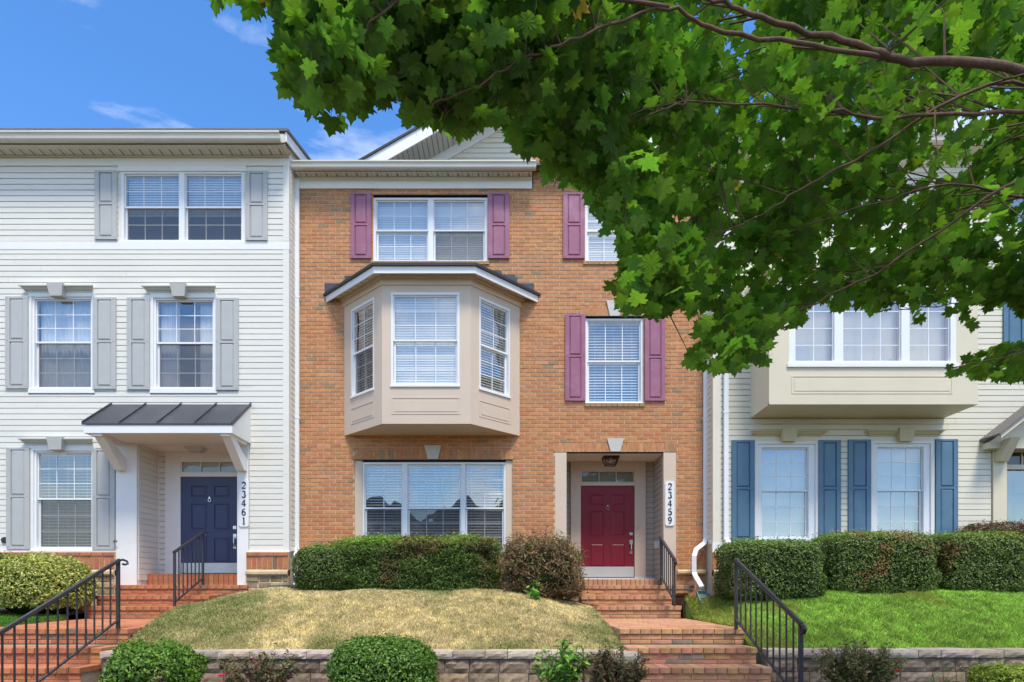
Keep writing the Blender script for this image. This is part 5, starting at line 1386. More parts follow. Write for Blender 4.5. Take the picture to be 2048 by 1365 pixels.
# ------------------------------------------------------------------ railings
def railing(label, x, ya, za, yb, zb, pa, pb, n, drop, volute='top', thick=.042):
    """handrail from (ya, za) high end to (yb, zb) low end at constant x; pa/pb = z of post feet"""
    t = thing('stair_railing', label, 'railing', (x, ya, pa), 'black iron stair railings')
    top = MB()
    pts = [(x, ya, za), (x, yb, zb)]
    dv = Vector((0, yb - ya, zb - za)).normalized()
    top.tube([(x, ya + .0, za), (x, yb, zb)], 1, flat=(.055, .028))
    top.tube([(x, ya - .004, za + .019), (x, yb - .004, zb + .019)], 1, flat=(.036, .012))
    if volute == 'top':     # lamb's tongue curl beyond the high post
        c = [(x + .0, ya, za), (x + .02, ya + .07, za + .012), (x + .05, ya + .11, za - .01), (x + .065, ya + .10, za - .045), (x + .05, ya + .06, za - .06), (x + .03, ya + .03, za - .05)]
        top.tube(c, .016, 8)
    else:
        c = [(x, yb, zb), (x, yb - .06, zb - .02), (x, yb - .085, zb - .05), (x, yb - .06, zb - .085), (x, yb - .01, zb - .09)]
        top.tube(c, .022, 8)
    top.build('handrail', 'rail_paint', t)
    for yy_, zt, zf in ((ya - .02, za - .015, pa), (yb + .02, zb - .01, pb)):
        p = MB(); p.box(x - thick / 2, x + thick / 2, yy_ - thick / 2, yy_ + thick / 2, zf, zt); p.build('post', 'rail_paint', t)
    b = MB(); b.tube([(x, ya - .02, za - drop), (x, yb + .02, zb - drop)], 1, flat=(.032, .022)); b.build('bottom_rail', 'rail_paint', t)
    for i in range(1, n + 1):
        f = i / (n + 1)
        y, z = ya - .02 + (yb - ya + .04) * f, za + (zb - za) * f
        s = MB(); s.box(x - .0085, x + .0085, y - .0085, y + .0085, z - drop, z - .012); s.build('baluster', 'rail_paint', t)
railing('longer black iron railing beside the lower brick steps up to the red door', 3.22, d2y(9.0), e + .47, d2y(6.95), e - .36, e - .53, e - 1.4, 10, .86, 'bottom')
railing('short black iron railing beside the upper steps at the red door', 2.89, d2y(12.15), e + 1.06, d2y(11.1), e + .575, e + .13, e - .25, 6, .74, 'bottom', .036)
railing('longer black iron railing along the lower red brick steps at the far left', -5.66, d2y(9.0), e + .46, d2y(6.75), e - .52, e - .525, e - 1.4, 12, .86, 'top')
railing('short black iron railing beside the upper steps at the blue door', -5.95, d2y(12.05), e + 1.15, d2y(11.0), e + .70, e + .14, e - .25, 6, .88, 'top', .036)

# ------------------------------------------------------------------ retaining walls
def rough_block(wd, dp, ht, seed, bev=.02, amp=.012):
    r = np.random.default_rng(seed)
    nx, nz = 7, 4
    mb = MB()
    us, vs_ = np.linspace(0, 1, nx), np.linspace(0, 1, nz)
    P = {}
    for j, v in enumerate(vs_):
        for i, u in enumerate(us):
            ed = min(u, 1 - u) < .01 or min(v, 1 - v) < .01
            y = bev + r.uniform(-.004, .004) if ed else r.uniform(-amp, amp)
            P[i, j] = (-wd / 2 + wd * u, y, ht * v)
    verts = [P[i, j] for j in range(nz) for i in range(nx)]
    fs = [(j * nx + i, j * nx + i + 1, (j + 1) * nx + i + 1, (j + 1) * nx + i) for j in range(nz - 1) for i in range(nx - 1)]
    o = len(verts)
    verts += [(-wd / 2, dp, 0), (wd / 2, dp, 0), (wd / 2, dp, ht), (-wd / 2, dp, ht)]
    top = [(nz - 1) * nx + i for i in range(nx)]
    fs.append(tuple(top + [o + 2, o + 3]))
    fs.append(tuple([0] + [o, o + 1] + list(range(nx - 1, 0, -1))))
    fs.append((0, nx, 2 * nx, 3 * nx, o + 3, o)); fs.append((nx - 1, o + 1, o + 2, 4 * nx - 1, 3 * nx - 1, 2 * nx - 1))
    j = r.uniform(.72, 1.3)
    mb.mesh(verts, fs, (j, j * r.uniform(.94, 1.02), j * r.uniform(.86, 1.03)))
    return mb
def retaining_wall(label, x0, x1, zcap, end=None):
    t = thing('retaining_wall', label, 'wall', ((x0 + x1) / 2, YW, .3))
    ht = .19
    z = zcap - .10
    sd = int(abs(x0) * 100)
    cap_w = [.43, .30, .46, .38]
    x = x0; i = 0
    while x < x1 - .05:
        wd = min(cap_w[i % 4], x1 - x)
        if x1 - x - wd < .12: wd = x1 - x
        mb = rough_block(wd - .008, .36, .10, sd + i, .012, .005)
        put('cap_stone', mb.data('cap_stone', 'cap_stone'), t, (x + wd / 2, YW - .03 + random.uniform(-.006, .006), zcap - .10 + random.uniform(-.003, .003)))
        x += wd; i += 1
    for row in range(4):
        x = x0 - (.2 if row % 2 else 0); i = 0
        zz = z - (row + 1) * ht
        while x < x1 - .03:
            wd = random.choice((.44, .33, .40))
            a, b = max(x, x0), min(x + wd, x1)
            if b - a > .06:
                mb = rough_block(b - a - .008, .25, ht - .007, sd + 1000 + row * 100 + i)
                put('block', mb.data('block', 'block'), t, ((a + b) / 2, YW + random.uniform(-.006, .008), zz))
            x += wd; i += 1
    return t
rw = retaining_wall('grey block retaining wall below the dry tan lawn', -5.50, 1.50, ZCAP)
# stout curved end of the left wall beside the steps
for k, (zt, zb, nm, mtl, ex) in enumerate(((ZCAP, ZCAP - .10, 'cap_stone', 'cap_stone', .03), (ZCAP - .103, ZCAP - .29, 'block', 'block', 0), (ZCAP - .293, ZCAP - .48, 'block', 'block', 0), (ZCAP - .483, ZCAP - .67, 'block', 'block', 0))):
    mb = MB(); pts = []
    xl, xr_, yf_, yb_ = 1.12, 1.64 + ex, YW - .42 - ex, YW + .3
    r = .2
    pts = [(xl, yb_), (xl, yf_ + .25)] + [(xl + .06, yf_ + .1), (xl + .16, yf_)] + [(xr_ - r + r * math.sin(a), yf_ + r - r * math.cos(a)) for a in [i * math.pi / 12 for i in range(7)]] + [(xr_, yb_)]
    ins = .012
    cxx, cyy = (xl + xr_) / 2, (yf_ + yb_) / 2
    lo = [(x, y, zb) for x, y in pts]; mi = [(x, y, zt - .02) for x, y in pts]; hi = [(x + (cxx - x) * .05, y + (cyy - y) * .05, zt) for x, y in pts]
    n = len(pts)
    mb.mesh(lo + mi + hi, [tuple(range(2 * n, 3 * n))] + [(q * n + i, q * n + (i + 1) % n, q * n + n + (i + 1) % n, q * n + n + i) for q in range(2) for i in range(n)])
    mb.build(nm, mtl, rw)
retaining_wall('grey block retaining wall below the bright green lawn', 3.42, 10.5, ZCAP + .02)

# ------------------------------------------------------------------ shrubs
def leaf_cloud(C, Nn, size, tints, asp=0.5, fold=True, jit=0.6):
    """leaf-shaped pairs of quads at C facing roughly Nn"""
    n = len(C)
    nr = Nn + rng.normal(0, jit, (n, 3)); nr /= np.linalg.norm(nr, axis=1)[:, None] + 1e-9
    a = np.cross(nr, rng.normal(0, 1, (n, 3))); a /= np.linalg.norm(a, axis=1)[:, None] + 1e-9
    b = np.cross(nr, a)
    s = (size * rng.uniform(.6, 1.35, n))[:, None]
    w_ = s * asp
    p0 = C - a * s * .5; p2 = C + a * s * .5
    m1 = C + b * w_ * .5 + nr * s * .10 - a * s * .06; m3 = C - b * w_ * .5 + nr * s * .10 - a * s * .06
    V = np.stack([p0, m1, p2, m3], 1).reshape(-1, 3)
    i = np.arange(n) * 4
    Fc = np.concatenate([np.stack([i, i + 1, i + 2], 1), np.stack([i, i + 2, i + 3], 1)])
    return V, Fc, np.concatenate([tints, tints])
def pick(cols, wts, n, lo=.7, hi=1.3):
    c = np.array(cols)[rng.choice(len(cols), n, p=np.array(wts) / sum(wts))]
    return c * rng.uniform(lo, hi, (n, 1))
def shrub(name, label, cat, ctr, dims, n_, size_, cols, wts, power=4.0, asp=.5, rough=.06, tips=None, top_cols=None, patches=None, depth=.16, jit=.6, stems=7, group=None, lumps=3.0, dome=False):
    cx_, cy_, z0_ = ctr; rx, ry, h = dims
    n, size = int(n_ * 1.5), size_ * 1.42
    rx, ry = rx * .97, ry * .97
    tips = tips or (.07, .055)
    t = thing(name, label, cat, (cx_, cy_, z0_), group)
    A = np.array([ry * h / 2, rx * h / 2, rx * ry]); ax = rng.choice(3, n, p=A / A.sum())
    u = rng.uniform(-1, 1, (n, 3)); u[np.arange(n), ax] = np.where(rng.random(n) < .5, -1, 1)
    u /= np.linalg.norm(u, axis=1)[:, None]
    if dome: u[:, 2] = np.where(u[:, 2] < -.55, -u[:, 2], u[:, 2])
    k = (np.abs(u) ** power).sum(1) ** (-1 / power)
    P = u * k[:, None]
    nz_ = (vnoise(P[:, 0] * 1 + P[:, 1] * .7 + 20, P[:, 2] + 20 - P[:, 1] * .4, lumps, 41) - .5) * 2 * rough + (vnoise(P[:, 0] + 30, P[:, 2] + P[:, 1] + 30, lumps * 3, 42) - .5) * rough
    Nn = np.sign(u) * np.abs(P) ** (power - 1) / np.array([rx, ry, h / 2]); Nn /= np.linalg.norm(Nn, axis=1)[:, None] + 1e-9
    sc = 1 + nz_ - np.abs(rng.normal(0, depth, n)) * .42 + np.where(rng.random(n) < .03, rng.uniform(0, .06, n), 0)
    C = P * sc[:, None] * np.array([rx, ry, h / 2]) + np.array([cx_, cy_, z0_ + h / 2])
    if tips:
        m_ = rng.random(n) < tips[0]
        C[m_] += Nn[m_] * rng.uniform(0, tips[1], (m_.sum(), 1)) + np.array([0, 0, 1]) * rng.uniform(0, tips[1], (m_.sum(), 1))
    c = pick(cols, wts, n)
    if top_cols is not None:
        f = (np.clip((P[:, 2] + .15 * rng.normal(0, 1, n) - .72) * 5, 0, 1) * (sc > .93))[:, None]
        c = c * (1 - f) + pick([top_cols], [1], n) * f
    if patches is not None:
        q = vnoise(P[:, 0] * rx + 7, P[:, 2] * h / 2 + 9, patches[1], 51 + int(abs(cx_) * 10) % 20)
        f = (np.clip((q - patches[2]) * 9, 0, 1) * (rng.random(n) < patches[3]))[:, None]
        c = c * (1 - f) + pick([patches[0]], [1], n) * f
    V, Fc, T = leaf_cloud(C, Nn + np.array([0, 0, .35]), np.full(n, size), c, asp, jit=jit)
    big_mesh('foliage', V, Fc, T, 'leaf', t, kind='stuff')
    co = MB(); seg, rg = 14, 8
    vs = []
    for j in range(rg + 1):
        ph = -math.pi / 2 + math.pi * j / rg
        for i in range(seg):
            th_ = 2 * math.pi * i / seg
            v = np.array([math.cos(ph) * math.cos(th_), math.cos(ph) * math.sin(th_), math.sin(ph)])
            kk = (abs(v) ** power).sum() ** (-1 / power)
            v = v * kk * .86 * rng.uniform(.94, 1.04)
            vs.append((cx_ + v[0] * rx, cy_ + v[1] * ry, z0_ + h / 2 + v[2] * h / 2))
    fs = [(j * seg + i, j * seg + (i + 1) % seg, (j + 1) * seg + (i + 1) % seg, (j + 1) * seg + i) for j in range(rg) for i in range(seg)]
    co.mesh(vs, fs); co.build('dark_core', 'core', t)  # solid dark hull, its colour standing for the shade inside the foliage
    sm = MB()
    for i in range(stems):
        x, y = cx_ + rng.uniform(-.6, .6) * rx, cy_ + rng.uniform(-.6, .6) * ry
        sm.tube([(x * .5 + cx_ * .5, y, z0_ - .12), (x, y, z0_ + h * .4)], [.016, .008], 5)
    sm.build('stem', 'stem', t)
    return t
BOX = [(0.105, 0.16, 0.035), (0.066, 0.108, 0.026), (0.13, 0.19, 0.04), (0.19, 0.25, 0.06)]
BW = [4, 4, 2, 1]
def span(px0, px1, d): return (px0 - HX) * d / FPX, (px1 - HX) * d / FPX
def at(px0, px1, d, y_top, y_bot):
    a, b = span(px0, px1, d); s = FPX / d
    z1, z0 = CZ + (HY - y_top) / s, CZ + (HY - y_bot) / s
    return ((a + b) / 2, d - D0, z0), (b - a) / 2, z1 - z0
c_, r_, h_ = at(-6, 176, 11.0, 1112, 1243)
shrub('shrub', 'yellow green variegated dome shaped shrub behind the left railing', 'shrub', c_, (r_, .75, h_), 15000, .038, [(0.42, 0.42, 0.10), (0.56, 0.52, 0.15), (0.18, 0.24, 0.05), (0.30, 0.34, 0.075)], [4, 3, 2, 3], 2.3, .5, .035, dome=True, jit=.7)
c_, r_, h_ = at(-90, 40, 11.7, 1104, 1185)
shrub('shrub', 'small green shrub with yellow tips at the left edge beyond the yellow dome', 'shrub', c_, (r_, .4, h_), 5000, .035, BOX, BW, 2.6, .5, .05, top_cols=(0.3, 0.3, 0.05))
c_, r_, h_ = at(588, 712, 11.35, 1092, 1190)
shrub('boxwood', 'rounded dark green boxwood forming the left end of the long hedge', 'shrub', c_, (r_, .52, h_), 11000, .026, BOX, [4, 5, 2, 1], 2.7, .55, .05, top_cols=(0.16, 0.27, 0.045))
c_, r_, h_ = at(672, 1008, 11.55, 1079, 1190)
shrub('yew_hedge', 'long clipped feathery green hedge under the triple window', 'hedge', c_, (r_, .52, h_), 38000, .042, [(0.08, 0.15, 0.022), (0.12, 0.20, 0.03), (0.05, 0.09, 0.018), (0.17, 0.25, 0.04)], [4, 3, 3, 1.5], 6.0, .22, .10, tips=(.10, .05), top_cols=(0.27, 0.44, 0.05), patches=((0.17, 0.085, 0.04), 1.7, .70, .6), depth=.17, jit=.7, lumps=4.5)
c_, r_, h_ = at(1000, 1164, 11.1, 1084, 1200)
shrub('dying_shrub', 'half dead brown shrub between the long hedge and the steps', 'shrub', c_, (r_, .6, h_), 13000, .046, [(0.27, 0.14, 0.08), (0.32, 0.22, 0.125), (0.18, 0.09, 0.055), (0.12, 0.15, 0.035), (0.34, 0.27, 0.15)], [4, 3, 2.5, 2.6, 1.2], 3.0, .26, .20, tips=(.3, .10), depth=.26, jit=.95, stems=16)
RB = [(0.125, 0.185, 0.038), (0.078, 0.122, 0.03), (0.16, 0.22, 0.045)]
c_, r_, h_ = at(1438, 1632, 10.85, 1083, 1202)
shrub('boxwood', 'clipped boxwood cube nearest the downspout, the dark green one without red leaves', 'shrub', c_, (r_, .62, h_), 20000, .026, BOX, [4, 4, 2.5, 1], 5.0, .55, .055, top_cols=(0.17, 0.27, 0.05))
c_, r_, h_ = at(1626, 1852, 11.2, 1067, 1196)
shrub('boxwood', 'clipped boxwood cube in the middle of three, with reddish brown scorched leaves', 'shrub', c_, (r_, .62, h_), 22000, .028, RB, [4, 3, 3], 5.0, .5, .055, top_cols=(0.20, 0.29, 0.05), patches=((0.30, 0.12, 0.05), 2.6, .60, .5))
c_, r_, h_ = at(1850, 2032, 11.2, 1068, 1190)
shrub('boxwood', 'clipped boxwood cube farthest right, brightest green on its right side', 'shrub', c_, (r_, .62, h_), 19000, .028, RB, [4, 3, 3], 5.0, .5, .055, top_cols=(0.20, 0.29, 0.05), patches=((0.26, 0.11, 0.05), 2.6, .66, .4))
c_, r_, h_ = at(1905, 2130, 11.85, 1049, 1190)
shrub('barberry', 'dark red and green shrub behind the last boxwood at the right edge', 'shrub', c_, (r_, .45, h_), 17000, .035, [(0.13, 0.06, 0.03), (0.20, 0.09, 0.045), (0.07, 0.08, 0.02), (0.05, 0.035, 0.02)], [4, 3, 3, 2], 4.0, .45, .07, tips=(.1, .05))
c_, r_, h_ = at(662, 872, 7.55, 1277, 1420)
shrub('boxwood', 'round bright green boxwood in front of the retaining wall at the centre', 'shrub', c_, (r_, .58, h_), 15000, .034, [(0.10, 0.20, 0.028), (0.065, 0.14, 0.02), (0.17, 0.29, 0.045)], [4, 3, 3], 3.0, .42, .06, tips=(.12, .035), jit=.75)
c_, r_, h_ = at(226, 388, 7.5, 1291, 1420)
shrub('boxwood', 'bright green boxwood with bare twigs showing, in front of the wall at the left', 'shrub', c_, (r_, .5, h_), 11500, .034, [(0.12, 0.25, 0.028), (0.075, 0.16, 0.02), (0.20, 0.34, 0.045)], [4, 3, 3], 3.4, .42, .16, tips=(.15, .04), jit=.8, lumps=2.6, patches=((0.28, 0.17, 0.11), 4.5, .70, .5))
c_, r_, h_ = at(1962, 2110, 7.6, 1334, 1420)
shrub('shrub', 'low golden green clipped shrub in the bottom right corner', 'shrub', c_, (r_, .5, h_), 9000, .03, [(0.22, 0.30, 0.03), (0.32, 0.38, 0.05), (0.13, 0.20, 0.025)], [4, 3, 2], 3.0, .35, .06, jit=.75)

def open_plant(name, label, ctr, rx, ry, h, nstem, leaves, size, cols, wts, asp=.4, flowers=None, lean=.5, stemcol='stem', droop=.3, minis=2):
    """plant of separate stems with leaves set along them, and flowers of layered petals"""
    cx_, cy_, z0_ = ctr
    t = thing(name, label, 'plant', ctr)
    sm = MB(); Cs, Ns = [], []
    for i in range(nstem):
        a, r = rng.uniform(0, 2 * math.pi), math.sqrt(rng.uniform(0, 1))
        bx_, by_ = cx_ + math.cos(a) * r * rx * .35, cy_ + math.sin(a) * r * ry * .35
        ex, ey, ez = cx_ + math.cos(a) * r * rx, cy_ + math.sin(a) * r * ry, z0_ + h * rng.uniform(.55, 1.0) * (1 - .25 * r)
        mid = ((bx_ + ex) / 2 + rng.normal(0, .03), (by_ + ey) / 2, z0_ + (ez - z0_) * .6)
        sm.tube([(bx_, by_, z0_ - .05), mid, (ex, ey, ez)], [.007, .005, .0025], 5)
        B, Mm, E = np.array((bx_, by_, z0_)), np.array(mid), np.array((ex, ey, ez))
        for k in range(leaves):
            f = rng.uniform(.25, 1.0)
            p = (1 - f) ** 2 * B + 2 * f * (1 - f) * Mm + f * f * E
            o = rng.normal(0, 1, 3); o /= np.linalg.norm(o)
            Cs.append(p + o * size * .6); Ns.append(np.array((o[0] * droop, o[1] * droop - .2, 1.0)))
    sm.build('stem', stemcol, t)
    C, Nn = np.array(Cs), np.array(Ns)
    V, Fc, T = leaf_cloud(C, Nn, np.full(len(C), size), pick(cols, wts, len(C)), asp, jit=.45)
    big_mesh('foliage', V, Fc, T, 'leaf', t, kind='stuff')
    for (fx, fy, fz, fr_, cc) in flowers or ():
        fm = MB()
        for ringi, (rr, nn_, tl) in enumerate(((1.0, 7, .35), (.72, 6, .8), (.42, 5, 1.2))):
            for i in range(nn_):
                a = 2 * math.pi * i / nn_ + ringi * .5
                u = Vector((math.cos(a), math.sin(a), 0)); s = Vector((-u.y, u.x, 0))
                b0 = Vector((fx, fy, fz)); tip = b0 + u * fr_ * rr * math.cos(tl) + Vector((0, 0, fr_ * rr * math.sin(tl)))
                m_ = b0.lerp(tip, .6)
                wv = fr_ * .42 * rr + .004
                fm.poly([tuple(b0), tuple(m_ - s * wv), tuple(tip), tuple(m_ + s * wv)], cc)
        fm.build('flower', 'petal', t)
    return t
at3 = lambda px, py, d: ((px - HX) * d / FPX, d - D0, CZ + (HY - py) * d / FPX)
def gb(px, d): return ((px - HX) * d / FPX, d - D0, .26)
open_plant('rose_bush', 'straggly rose bush with a pink bloom against the left part of the wall', gb(520, 7.75), .62, .28, .72, 46, 34, .052, [(0.10, 0.13, 0.035), (0.16, 0.17, 0.05), (0.25, 0.08, 0.06), (0.22, 0.16, 0.09), (0.05, 0.085, 0.025)], [3, 3, 2, 3, 2], .5,
           [(*at3(442, 1353, 7.35), .058, (1, .95, .9)), (*at3(551, 1289, 7.6), .035, (.8, .25, .2)), (*at3(502, 1319, 7.5), .035, (.75, .3, .3)), (*at3(512, 1326, 7.55), .03, (.8, .3, .3))])
open_plant('leafy_shrub', 'lime green long leaved shrub before the right end of the left wall', gb(1118, 7.6), .42, .32, .80, 42, 15, .105, [(0.15, 0.36, 0.035), (0.10, 0.25, 0.025), (0.26, 0.45, 0.05), (0.06, 0.15, 0.02)], [4, 3, 2, 2], .33, droop=.6)
open_plant('nandina', 'bronze and red leaved nandina beside the bottom of the brick steps', gb(1228, 7.45), .40, .28, .74, 60, 60, .058, [(0.22, 0.15, 0.06), (0.32, 0.14, 0.08), (0.15, 0.18, 0.045), (0.36, 0.27, 0.14), (0.10, 0.08, 0.035)], [3, 2, 3, 2, 2], .36)
open_plant('nandina', 'bronze green nandina with one pink bloom in front of the right wall', gb(1722, 7.55), .58, .32, .80, 80, 56, .062, [(0.22, 0.22, 0.06), (0.32, 0.18, 0.08), (0.17, 0.22, 0.05), (0.38, 0.27, 0.14), (0.11, 0.12, 0.04)], [3, 2, 4, 2, 2], .33,
           [(*at3(1795, 1344, 7.3), .045, (.9, .5, .5))])
open_plant('young_plant', 'small plant with pale spiky leaves just left of the golden shrub', gb(1888, 7.6), .16, .12, .52, 9, 5, .11, [(0.30, 0.42, 0.20), (0.16, 0.28, 0.06)], [1, 1], .14, droop=.9)
open_plant('sapling', 'fresh green seedling growing out of the half dead brown shrub', (*gb(1066, 10.4)[:2], z_dry(.35, -1.9) - .1), .14, .1, .42, 7, 7, .10, [(0.13, 0.34, 0.04), (0.18, 0.42, 0.06)], [1, 1], .6)
open_plant('dark_shoot', 'single dark purple shoot rising above the lime green shrub', gb(1166, 7.5), .03, .03, .93, 2, 16, .05, [(0.05, 0.025, 0.02), (0.08, 0.035, 0.03)], [1, 1], .35)

# ------------------------------------------------------------------ maple tree
tree = thing('maple_tree', 'green maple whose leafy branches hang in over the houses from the right', 'tree', (4.5, -8.1, .1))
P3 = lambda px, py, d: np.array(((px - HX) * d / FPX, d - D0, CZ + (HY - py) * d / FPX))
TR = [(4.5, -8.1, .05), (4.48, -8.1, 1.2), (4.42, -8.12, 2.6), (4.3, -8.15, 3.8), (4.2, -8.2, 5.2), (4.1, -8.2, 7.4)]
tm = MB(); tm.tube(TR, [.24, .17, .15, .13, .10, .03], 14); tm.build('trunk', 'bark', tree, smooth=True)
LIMBS = [
    ([(2262, 250, 4.4), (2048, 142, 3.7), (1820, 125, 3.45), (1720, 92, 3.35), (1522, 36, 3.2), (1432, -2, 3.1), (1300, -70, 3.0)], .07),
    ([(1811, 122, 3.45), (1630, 92, 3.25), (1420, 57, 3.1), (1336, 16, 3.0), (1162, 75, 2.95), (1060, 114, 2.95), (960, 170, 2.95), (850, 215, 2.95)], .03),
    ([(2262, 300, 4.5), (2048, 228, 3.9), (1780, 237, 3.7), (1660, 222, 3.6), (1372, 204, 3.4), (1180, 260, 3.4)], .035),
    ([(2262, 330, 4.5), (2021, 168, 3.8), (1739, 306, 3.8), (1600, 378, 3.8), (1492, 444, 3.85), (1330, 500, 4.0)], .030),
    ([(2262, 440, 4.4), (2048, 396, 4.1), (1900, 372, 4.1), (1720, 414, 4.1), (1560, 470, 4.2)], .028),
    ([(2262, 380, 4.4), (2048, 360, 4.0), (1835, 492, 4.1), (1715, 564, 4.2), (1552, 643, 4.3), (1440, 690, 4.4)], .030),
    ([(2262, 600, 4.4), (2100, 560, 4.9), (1960, 600, 5.1), (1800, 620, 5.2)], .022),
    ([(2262, 690, 4.4), (2100, 690, 4.6), (1990, 720, 4.7), (1900, 735, 4.7)], .018),
    ([(1336, 16, 3.0), (1000, -40, 2.8), (806, 0, 2.6), (700, 99, 2.6), (660, 180, 2.65)], .022),
    ([(1060, 114, 2.95), (939, 188, 3.0), (880, 240, 3.05)], .012),
    ([(1372, 204, 3.4), (1294, 234, 3.4), (1190, 285, 3.6), (1150, 305, 3.7)], .014),
    ([(1492, 444, 3.85), (1380, 520, 4.0), (1300, 570, 4.2), (1260, 600, 4.2)], .012),
    ([(2300, 60, 4.4), (2048, 60, 5.2), (1850, 120, 5.6), (1650, 140, 5.8)], .04),
    ([(2300, -60, 4.4), (1980, 0, 4.6), (1900, -80, 4.2), (1700, -200, 3.6), (1300, -330, 3.0)], .06),
    ([(2350, 100, 4.4), (2500, 200, 6.0), (2700, 150, 7.0)], .05), ([(2350, 0, 4.3), (2700, -100, 3.6), (3100, -200, 3.0)], .06),
]
samples = []
for pts, r in LIMBS:
    W3 = [P3(*p) for p in pts]
    # Catmull-Rom
    out = []
    for i in range(len(W3) - 1):
        p0, p1, p2, p3 = W3[max(i - 1, 0)], W3[i], W3[i + 1], W3[min(i + 2, len(W3) - 1)]
        for k in range(6):
            f = k / 6
            out.append(.5 * ((2 * p1) + (-p0 + p2) * f + (2 * p0 - 5 * p1 + 4 * p2 - p3) * f ** 2 + (-p0 + 3 * p1 - 3 * p2 + p3) * f ** 3))
    out.append(W3[-1])
    rad = [max(.004, .43 * r * (1 - .86 * i / (len(out) - 1))) for i in range(len(out))]
    out = [p + rng.normal(0, .006, 3) for p in out]
    b = MB(); b.tube([tuple(p) for p in out], rad, 8); b.build('branch', 'bark', tree, smooth=True)
    for p, q in zip(out, rad): samples.append((*p, q))
samples = np.array(samples)
MAIN = [(458, -60), (492, 15), (552, 55), (582, 110), (562, 165), (630, 190), (668, 230), (735, 228), (790, 190), (845, 222), (870, 262), (935, 285), (1005, 285), (1065, 318), (1112, 372), (1180, 388), (1212, 440), (1290, 478), (1280, 545), (1238, 598), (1290, 612), (1345, 598), (1385, 565), (1405, 620), (1398, 690), (1395, 728), (1450, 728), (1500, 680), (1535, 705), (1550, 660), (1640, 640), (1700, 655), (1748, 660), (1790, 618), (1850, 635), (1905, 655), (2000, 650), (3400, 640), (3400, -900), (470, -900)]
LOW = [(1880, 742), (1925, 715), (2000, 692), (3400, 690), (3400, 800), (1990, 758), (1925, 757)]
SPR = [[(1218, 590), (1250, 530), (1300, 490), (1370, 530), (1366, 628), (1290, 632), (1240, 612)], [(1376, 728), (1400, 640), (1500, 600), (1550, 640), (1532, 725), (1450, 742)], [(1195, 425), (1300, 350), (1330, 530), (1262, 500), (1212, 470)]]
B1 = [(300, -300), (380, -300), (356, 12), (326, 12)]; B2 = [(416, -300), (476, -300), (450, 8), (428, 8)]
def inside(poly, x, y):
    res = np.zeros(len(x), bool); n = len(poly)
    for i in range(n):
        x0, y0 = poly[i]; x1, y1 = poly[(i + 1) % n]
        c = ((y0 > y) != (y1 > y)) & (x < (x1 - x0) * (y - y0) / ((y1 - y0) or 1e-9) + x0)
        res ^= c
    return res
def ok(P):
    d = P[:, 1] + D0
    px = HX + P[:, 0] * FPX / np.maximum(d, .05); py = HY - (P[:, 2] - CZ) * FPX / np.maximum(d, .05)
    jx = (vnoise(px + 900, py + 900, 1 / 42, 71) - .44) * 80; jy = (vnoise(px + 900, py + 900, 1 / 36, 72) - .60) * 90
    qx, qy = px + jx, py - jy
    k = inside(MAIN, qx, qy) | inside(LOW, px, py) | inside(B1, px, py) | inside(B2, px, py)
    for q_ in SPR: k = k | inside(q_, px, py)
    return (d > 1.9) & k
# twig tips: spread over the hanging curtain of foliage at its depth, and through the whole crown
n1 = 3200
px = rng.uniform(470, 2250, n1); py = rng.uniform(-120, 780, n1)
px = np.concatenate([px, rng.uniform(500, 900, 110), rng.uniform(1870, 2150, 150), [335, 345, 440, 335]]); py = np.concatenate([py, rng.uniform(0, 260, 110), rng.uniform(692, 765, 150), [-25, -35, -25, -60]])
dd = 2.55 + 1.15 * (np.clip(px, 500, 2300) - 550) / 1500 + 1.15 * np.clip(py, -100, 800) / 700
dd = dd + 0.35 * np.clip((px - 1150) / 400, 0, 1) + rng.uniform(0, 1, len(px)) ** 1.4 * (0.5 + 1.1 * np.clip((px - 800) / 900, 0, 1))
T1 = np.stack([(px - HX) * dd / FPX, dd - D0, CZ + (HY - py) * dd / FPX], 1)
u = rng.normal(0, 1, (420, 3)); u /= np.linalg.norm(u, axis=1)[:, None]
T2 = u * (rng.uniform(.35, 1, (420, 1)) ** .5) * np.array((3.4, 3.2, 2.5)) + np.array((4.3, -8.9, 5.7))
keep = vnoise(px + 900, py + 900, 1 / 95, 73) + rng.uniform(-.25, .25, len(px)) > .25
T1 = T1[keep]
ex_ = np.array([(rng.uniform(314, 366), rng.uniform(-60, -2), 2.5) for _ in range(9)] + [(rng.uniform(424, 466), rng.uniform(-70, -4), 2.5) for _ in range(8)] + [(rng.uniform(478, 600), rng.uniform(-50, 60), 2.55) for _ in range(22)] + [(rng.uniform(555, 640), rng.uniform(90, 190), 2.6) for _ in range(14)] + [(rng.uniform(1225, 1365), rng.uniform(510, 628), rng.uniform(3.5, 4.2)) for _ in range(40)] + [(rng.uniform(1380, 1545), rng.uniform(620, 735), rng.uniform(3.9, 4.5)) for _ in range(36)] + [(rng.uniform(1165, 1320), rng.uniform(370, 500), rng.uniform(3.3, 4.0)) for _ in range(26)])
T1 = np.concatenate([T1, np.stack([(ex_[:, 0] - HX) * ex_[:, 2] / FPX, ex_[:, 2] - D0, CZ + (HY - ex_[:, 1]) * ex_[:, 2] / FPX], 1)])
tips = np.concatenate([T1, T2]); tips = tips[ok(tips)]
tw = MB(); LC, LAX, LN, LS_ = [], [], [], []
USED = {}
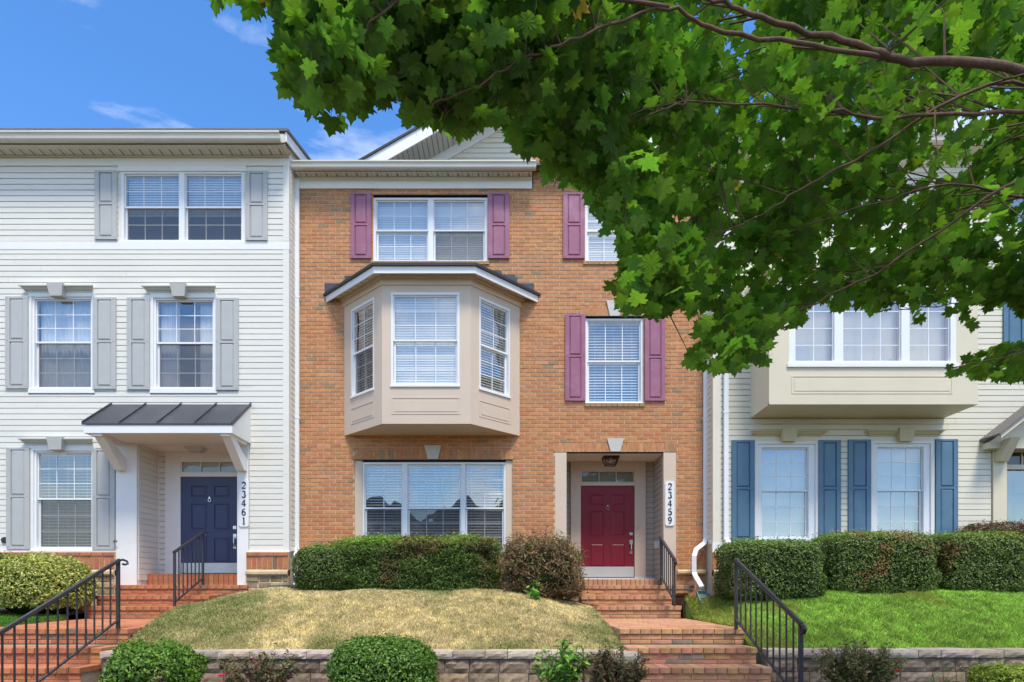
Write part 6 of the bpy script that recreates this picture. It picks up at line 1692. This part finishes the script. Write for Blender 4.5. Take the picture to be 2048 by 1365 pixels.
for tp_ in tips:
    d2 = ((samples[:, :3] - tp_) ** 2).sum(1) + (samples[:, 2] < 0) * 9
    j = int(np.argmin(d2 * rng.uniform(.45, 2.2, len(d2))))
    b0 = samples[j, :3]
    ln = math.sqrt(((tp_ - b0) ** 2).sum())
    mid = (b0 + tp_) / 2 + np.array((0, 0, .05 + .06 * ln)) + rng.normal(0, .03, 3)
    USED[j] = USED.get(j, 0) + 1
    if USED[j] < 5 and ln < .95 and ok(np.array([mid]))[0]:
        tw.tube([tuple(b0), tuple(mid), tuple(tp_)], [min(samples[j, 3] * .6, .008), .0045, .002], 4)
    for k in range(int(rng.integers(5, 10))):
        f = rng.uniform(.35, 1.05)
        p = (1 - f) ** 2 * b0 + 2 * f * (1 - f) * mid + f * f * tp_ if ln < 1.0 else tp_
        LC.append(p + rng.normal(0, .085, 3) + np.array((0, 0, -.03)))
        out_ = tp_ - b0; out_[2] *= .3
        ax_ = out_ / (np.linalg.norm(out_) + 1e-6) * .7 + rng.normal(0, .55, 3) + np.array((0, 0, -.62))
        LAX.append(ax_); LN.append(np.array((rng.normal(0, .38), rng.normal(.62, .42), rng.normal(.85, .2))))
        LS_.append(rng.uniform(.068, .122) if rng.random() > .12 else rng.uniform(.05, .08))
LC, LAX, LN, LS_ = map(np.array, (LC, LAX, LN, LS_))
k = ok(LC); LC, LAX, LN, LS_ = LC[k], LAX[k], LN[k], LS_[k]
tw.build('twig', 'twig', tree, kind='stuff')
LN /= np.linalg.norm(LN, axis=1)[:, None]
LAX = LAX - LN * (LAX * LN).sum(1)[:, None]; LAX /= np.linalg.norm(LAX, axis=1)[:, None] + 1e-9
LB = np.cross(LAX, LN)
HALF = [(0.02, 0.0), (0.15, -0.11), (0.31, -0.15), (0.37, -0.03), (0.53, 0.00), (0.43, 0.11), (0.34, 0.19), (0.46, 0.25), (0.63, 0.43), (0.46, 0.43), (0.44, 0.54), (0.33, 0.49), (0.22, 0.53), (0.25, 0.68), (0.12, 0.75)]
OUT = HALF + [(0.0, 0.97)] + [(-x, y) for x, y in HALF[::-1]]
LV = np.array([(0, .24, .0)] + [(x, y, -.09 * abs(x) - .10 * max(0, y - .3) ** 1.5 + (.012 if i % 3 == 0 else 0)) for i, (x, y) in enumerate(OUT)])
nO = len(OUT)
LF = np.array([(0, 1 + i, 1 + (i + 1) % nO) for i in range(nO)])
PET = np.array([(-.008, 0, 0), (.008, 0, 0), (.006, -.45, .06), (-.006, -.45, .06)])
LV = np.concatenate([LV, PET]); LF = np.concatenate([LF, [(nO + 1, nO + 2, nO + 3), (nO + 1, nO + 3, nO + 4)]])
cd = LC[:, 1] + D0
lpx = HX + LC[:, 0] * FPX / cd; lpy = HY - (LC[:, 2] - CZ) * FPX / cd
tint = rng.uniform(.72, 1.35, len(LC))[:, None] * np.array([1, 1, 1]) * np.stack([rng.uniform(.8, 1.25, len(LC)), np.ones(len(LC)), rng.uniform(.7, 1.3, len(LC))], 1)
old = rng.random(len(LC)) < .0015; tint[old] = (6.0, 1.9, 2.2)
# which 300 leaves show largest: paint them far to near on a coarse grid and count
buf = np.full((341, 512), -1, int)
for i in np.argsort(-cd):
    if -20 < lpx[i] < 2068 and -20 < lpy[i] < 1000:
        r = .34 * LS_[i] * FPX / cd[i] / 4; x, y = lpx[i] / 4, lpy[i] / 4
        buf[max(0, int(y - r)):max(0, int(y + r + 1)), max(0, int(x - r)):max(0, int(x + r + 1))] = i
cnt = np.bincount(buf[buf >= 0], minlength=len(LC))
top = set(np.argsort(-cnt)[:300].tolist())
LD = []
for v in range(12):
    b = MB(); j = rng.uniform(.75, 1.3); c = (j * rng.uniform(.85, 1.2), j, j * rng.uniform(.7, 1.3))
    sv = LV * np.array((rng.uniform(.92, 1.08), 1, rng.uniform(.4, 2.8)))
    b.mesh([tuple(x) for x in sv], [tuple(int(q) for q in f) for f in LF], c); LD.append(b.data('leaf', 'maple_leaf'))
mask = np.ones(len(LC), bool)
for i in top:
    mask[i] = False
    R = Matrix((LB[i], LAX[i], LN[i])).transposed()
    put('leaf', LD[int(rng.integers(0, 12))], tree, tuple(LC[i] - LAX[i] * LS_[i] * .35), R.to_euler(), (LS_[i],) * 3)
idx = np.nonzero(mask)[0]
curl = rng.uniform(.3, 3.2, (len(idx), 1))
V = (LC[idx] - LAX[idx] * LS_[idx, None] * .35)[:, None, :] + LS_[idx, None, None] * (LV[None, :, 0:1] * LB[idx][:, None, :] + LV[None, :, 1:2] * LAX[idx][:, None, :] + (LV[None, :, 2:3] * curl[:, None, :]) * LN[idx][:, None, :])
nv = len(LV)
Fc = (LF[None] + (np.arange(len(idx)) * nv)[:, None, None]).reshape(-1, 3)
big_mesh('foliage', V.reshape(-1, 3), Fc, np.repeat(tint[idx], len(LF), 0), 'maple_leaf', tree, kind='stuff')
print('LEAVES', len(LC), 'OBJECTS', len(bpy.data.objects))
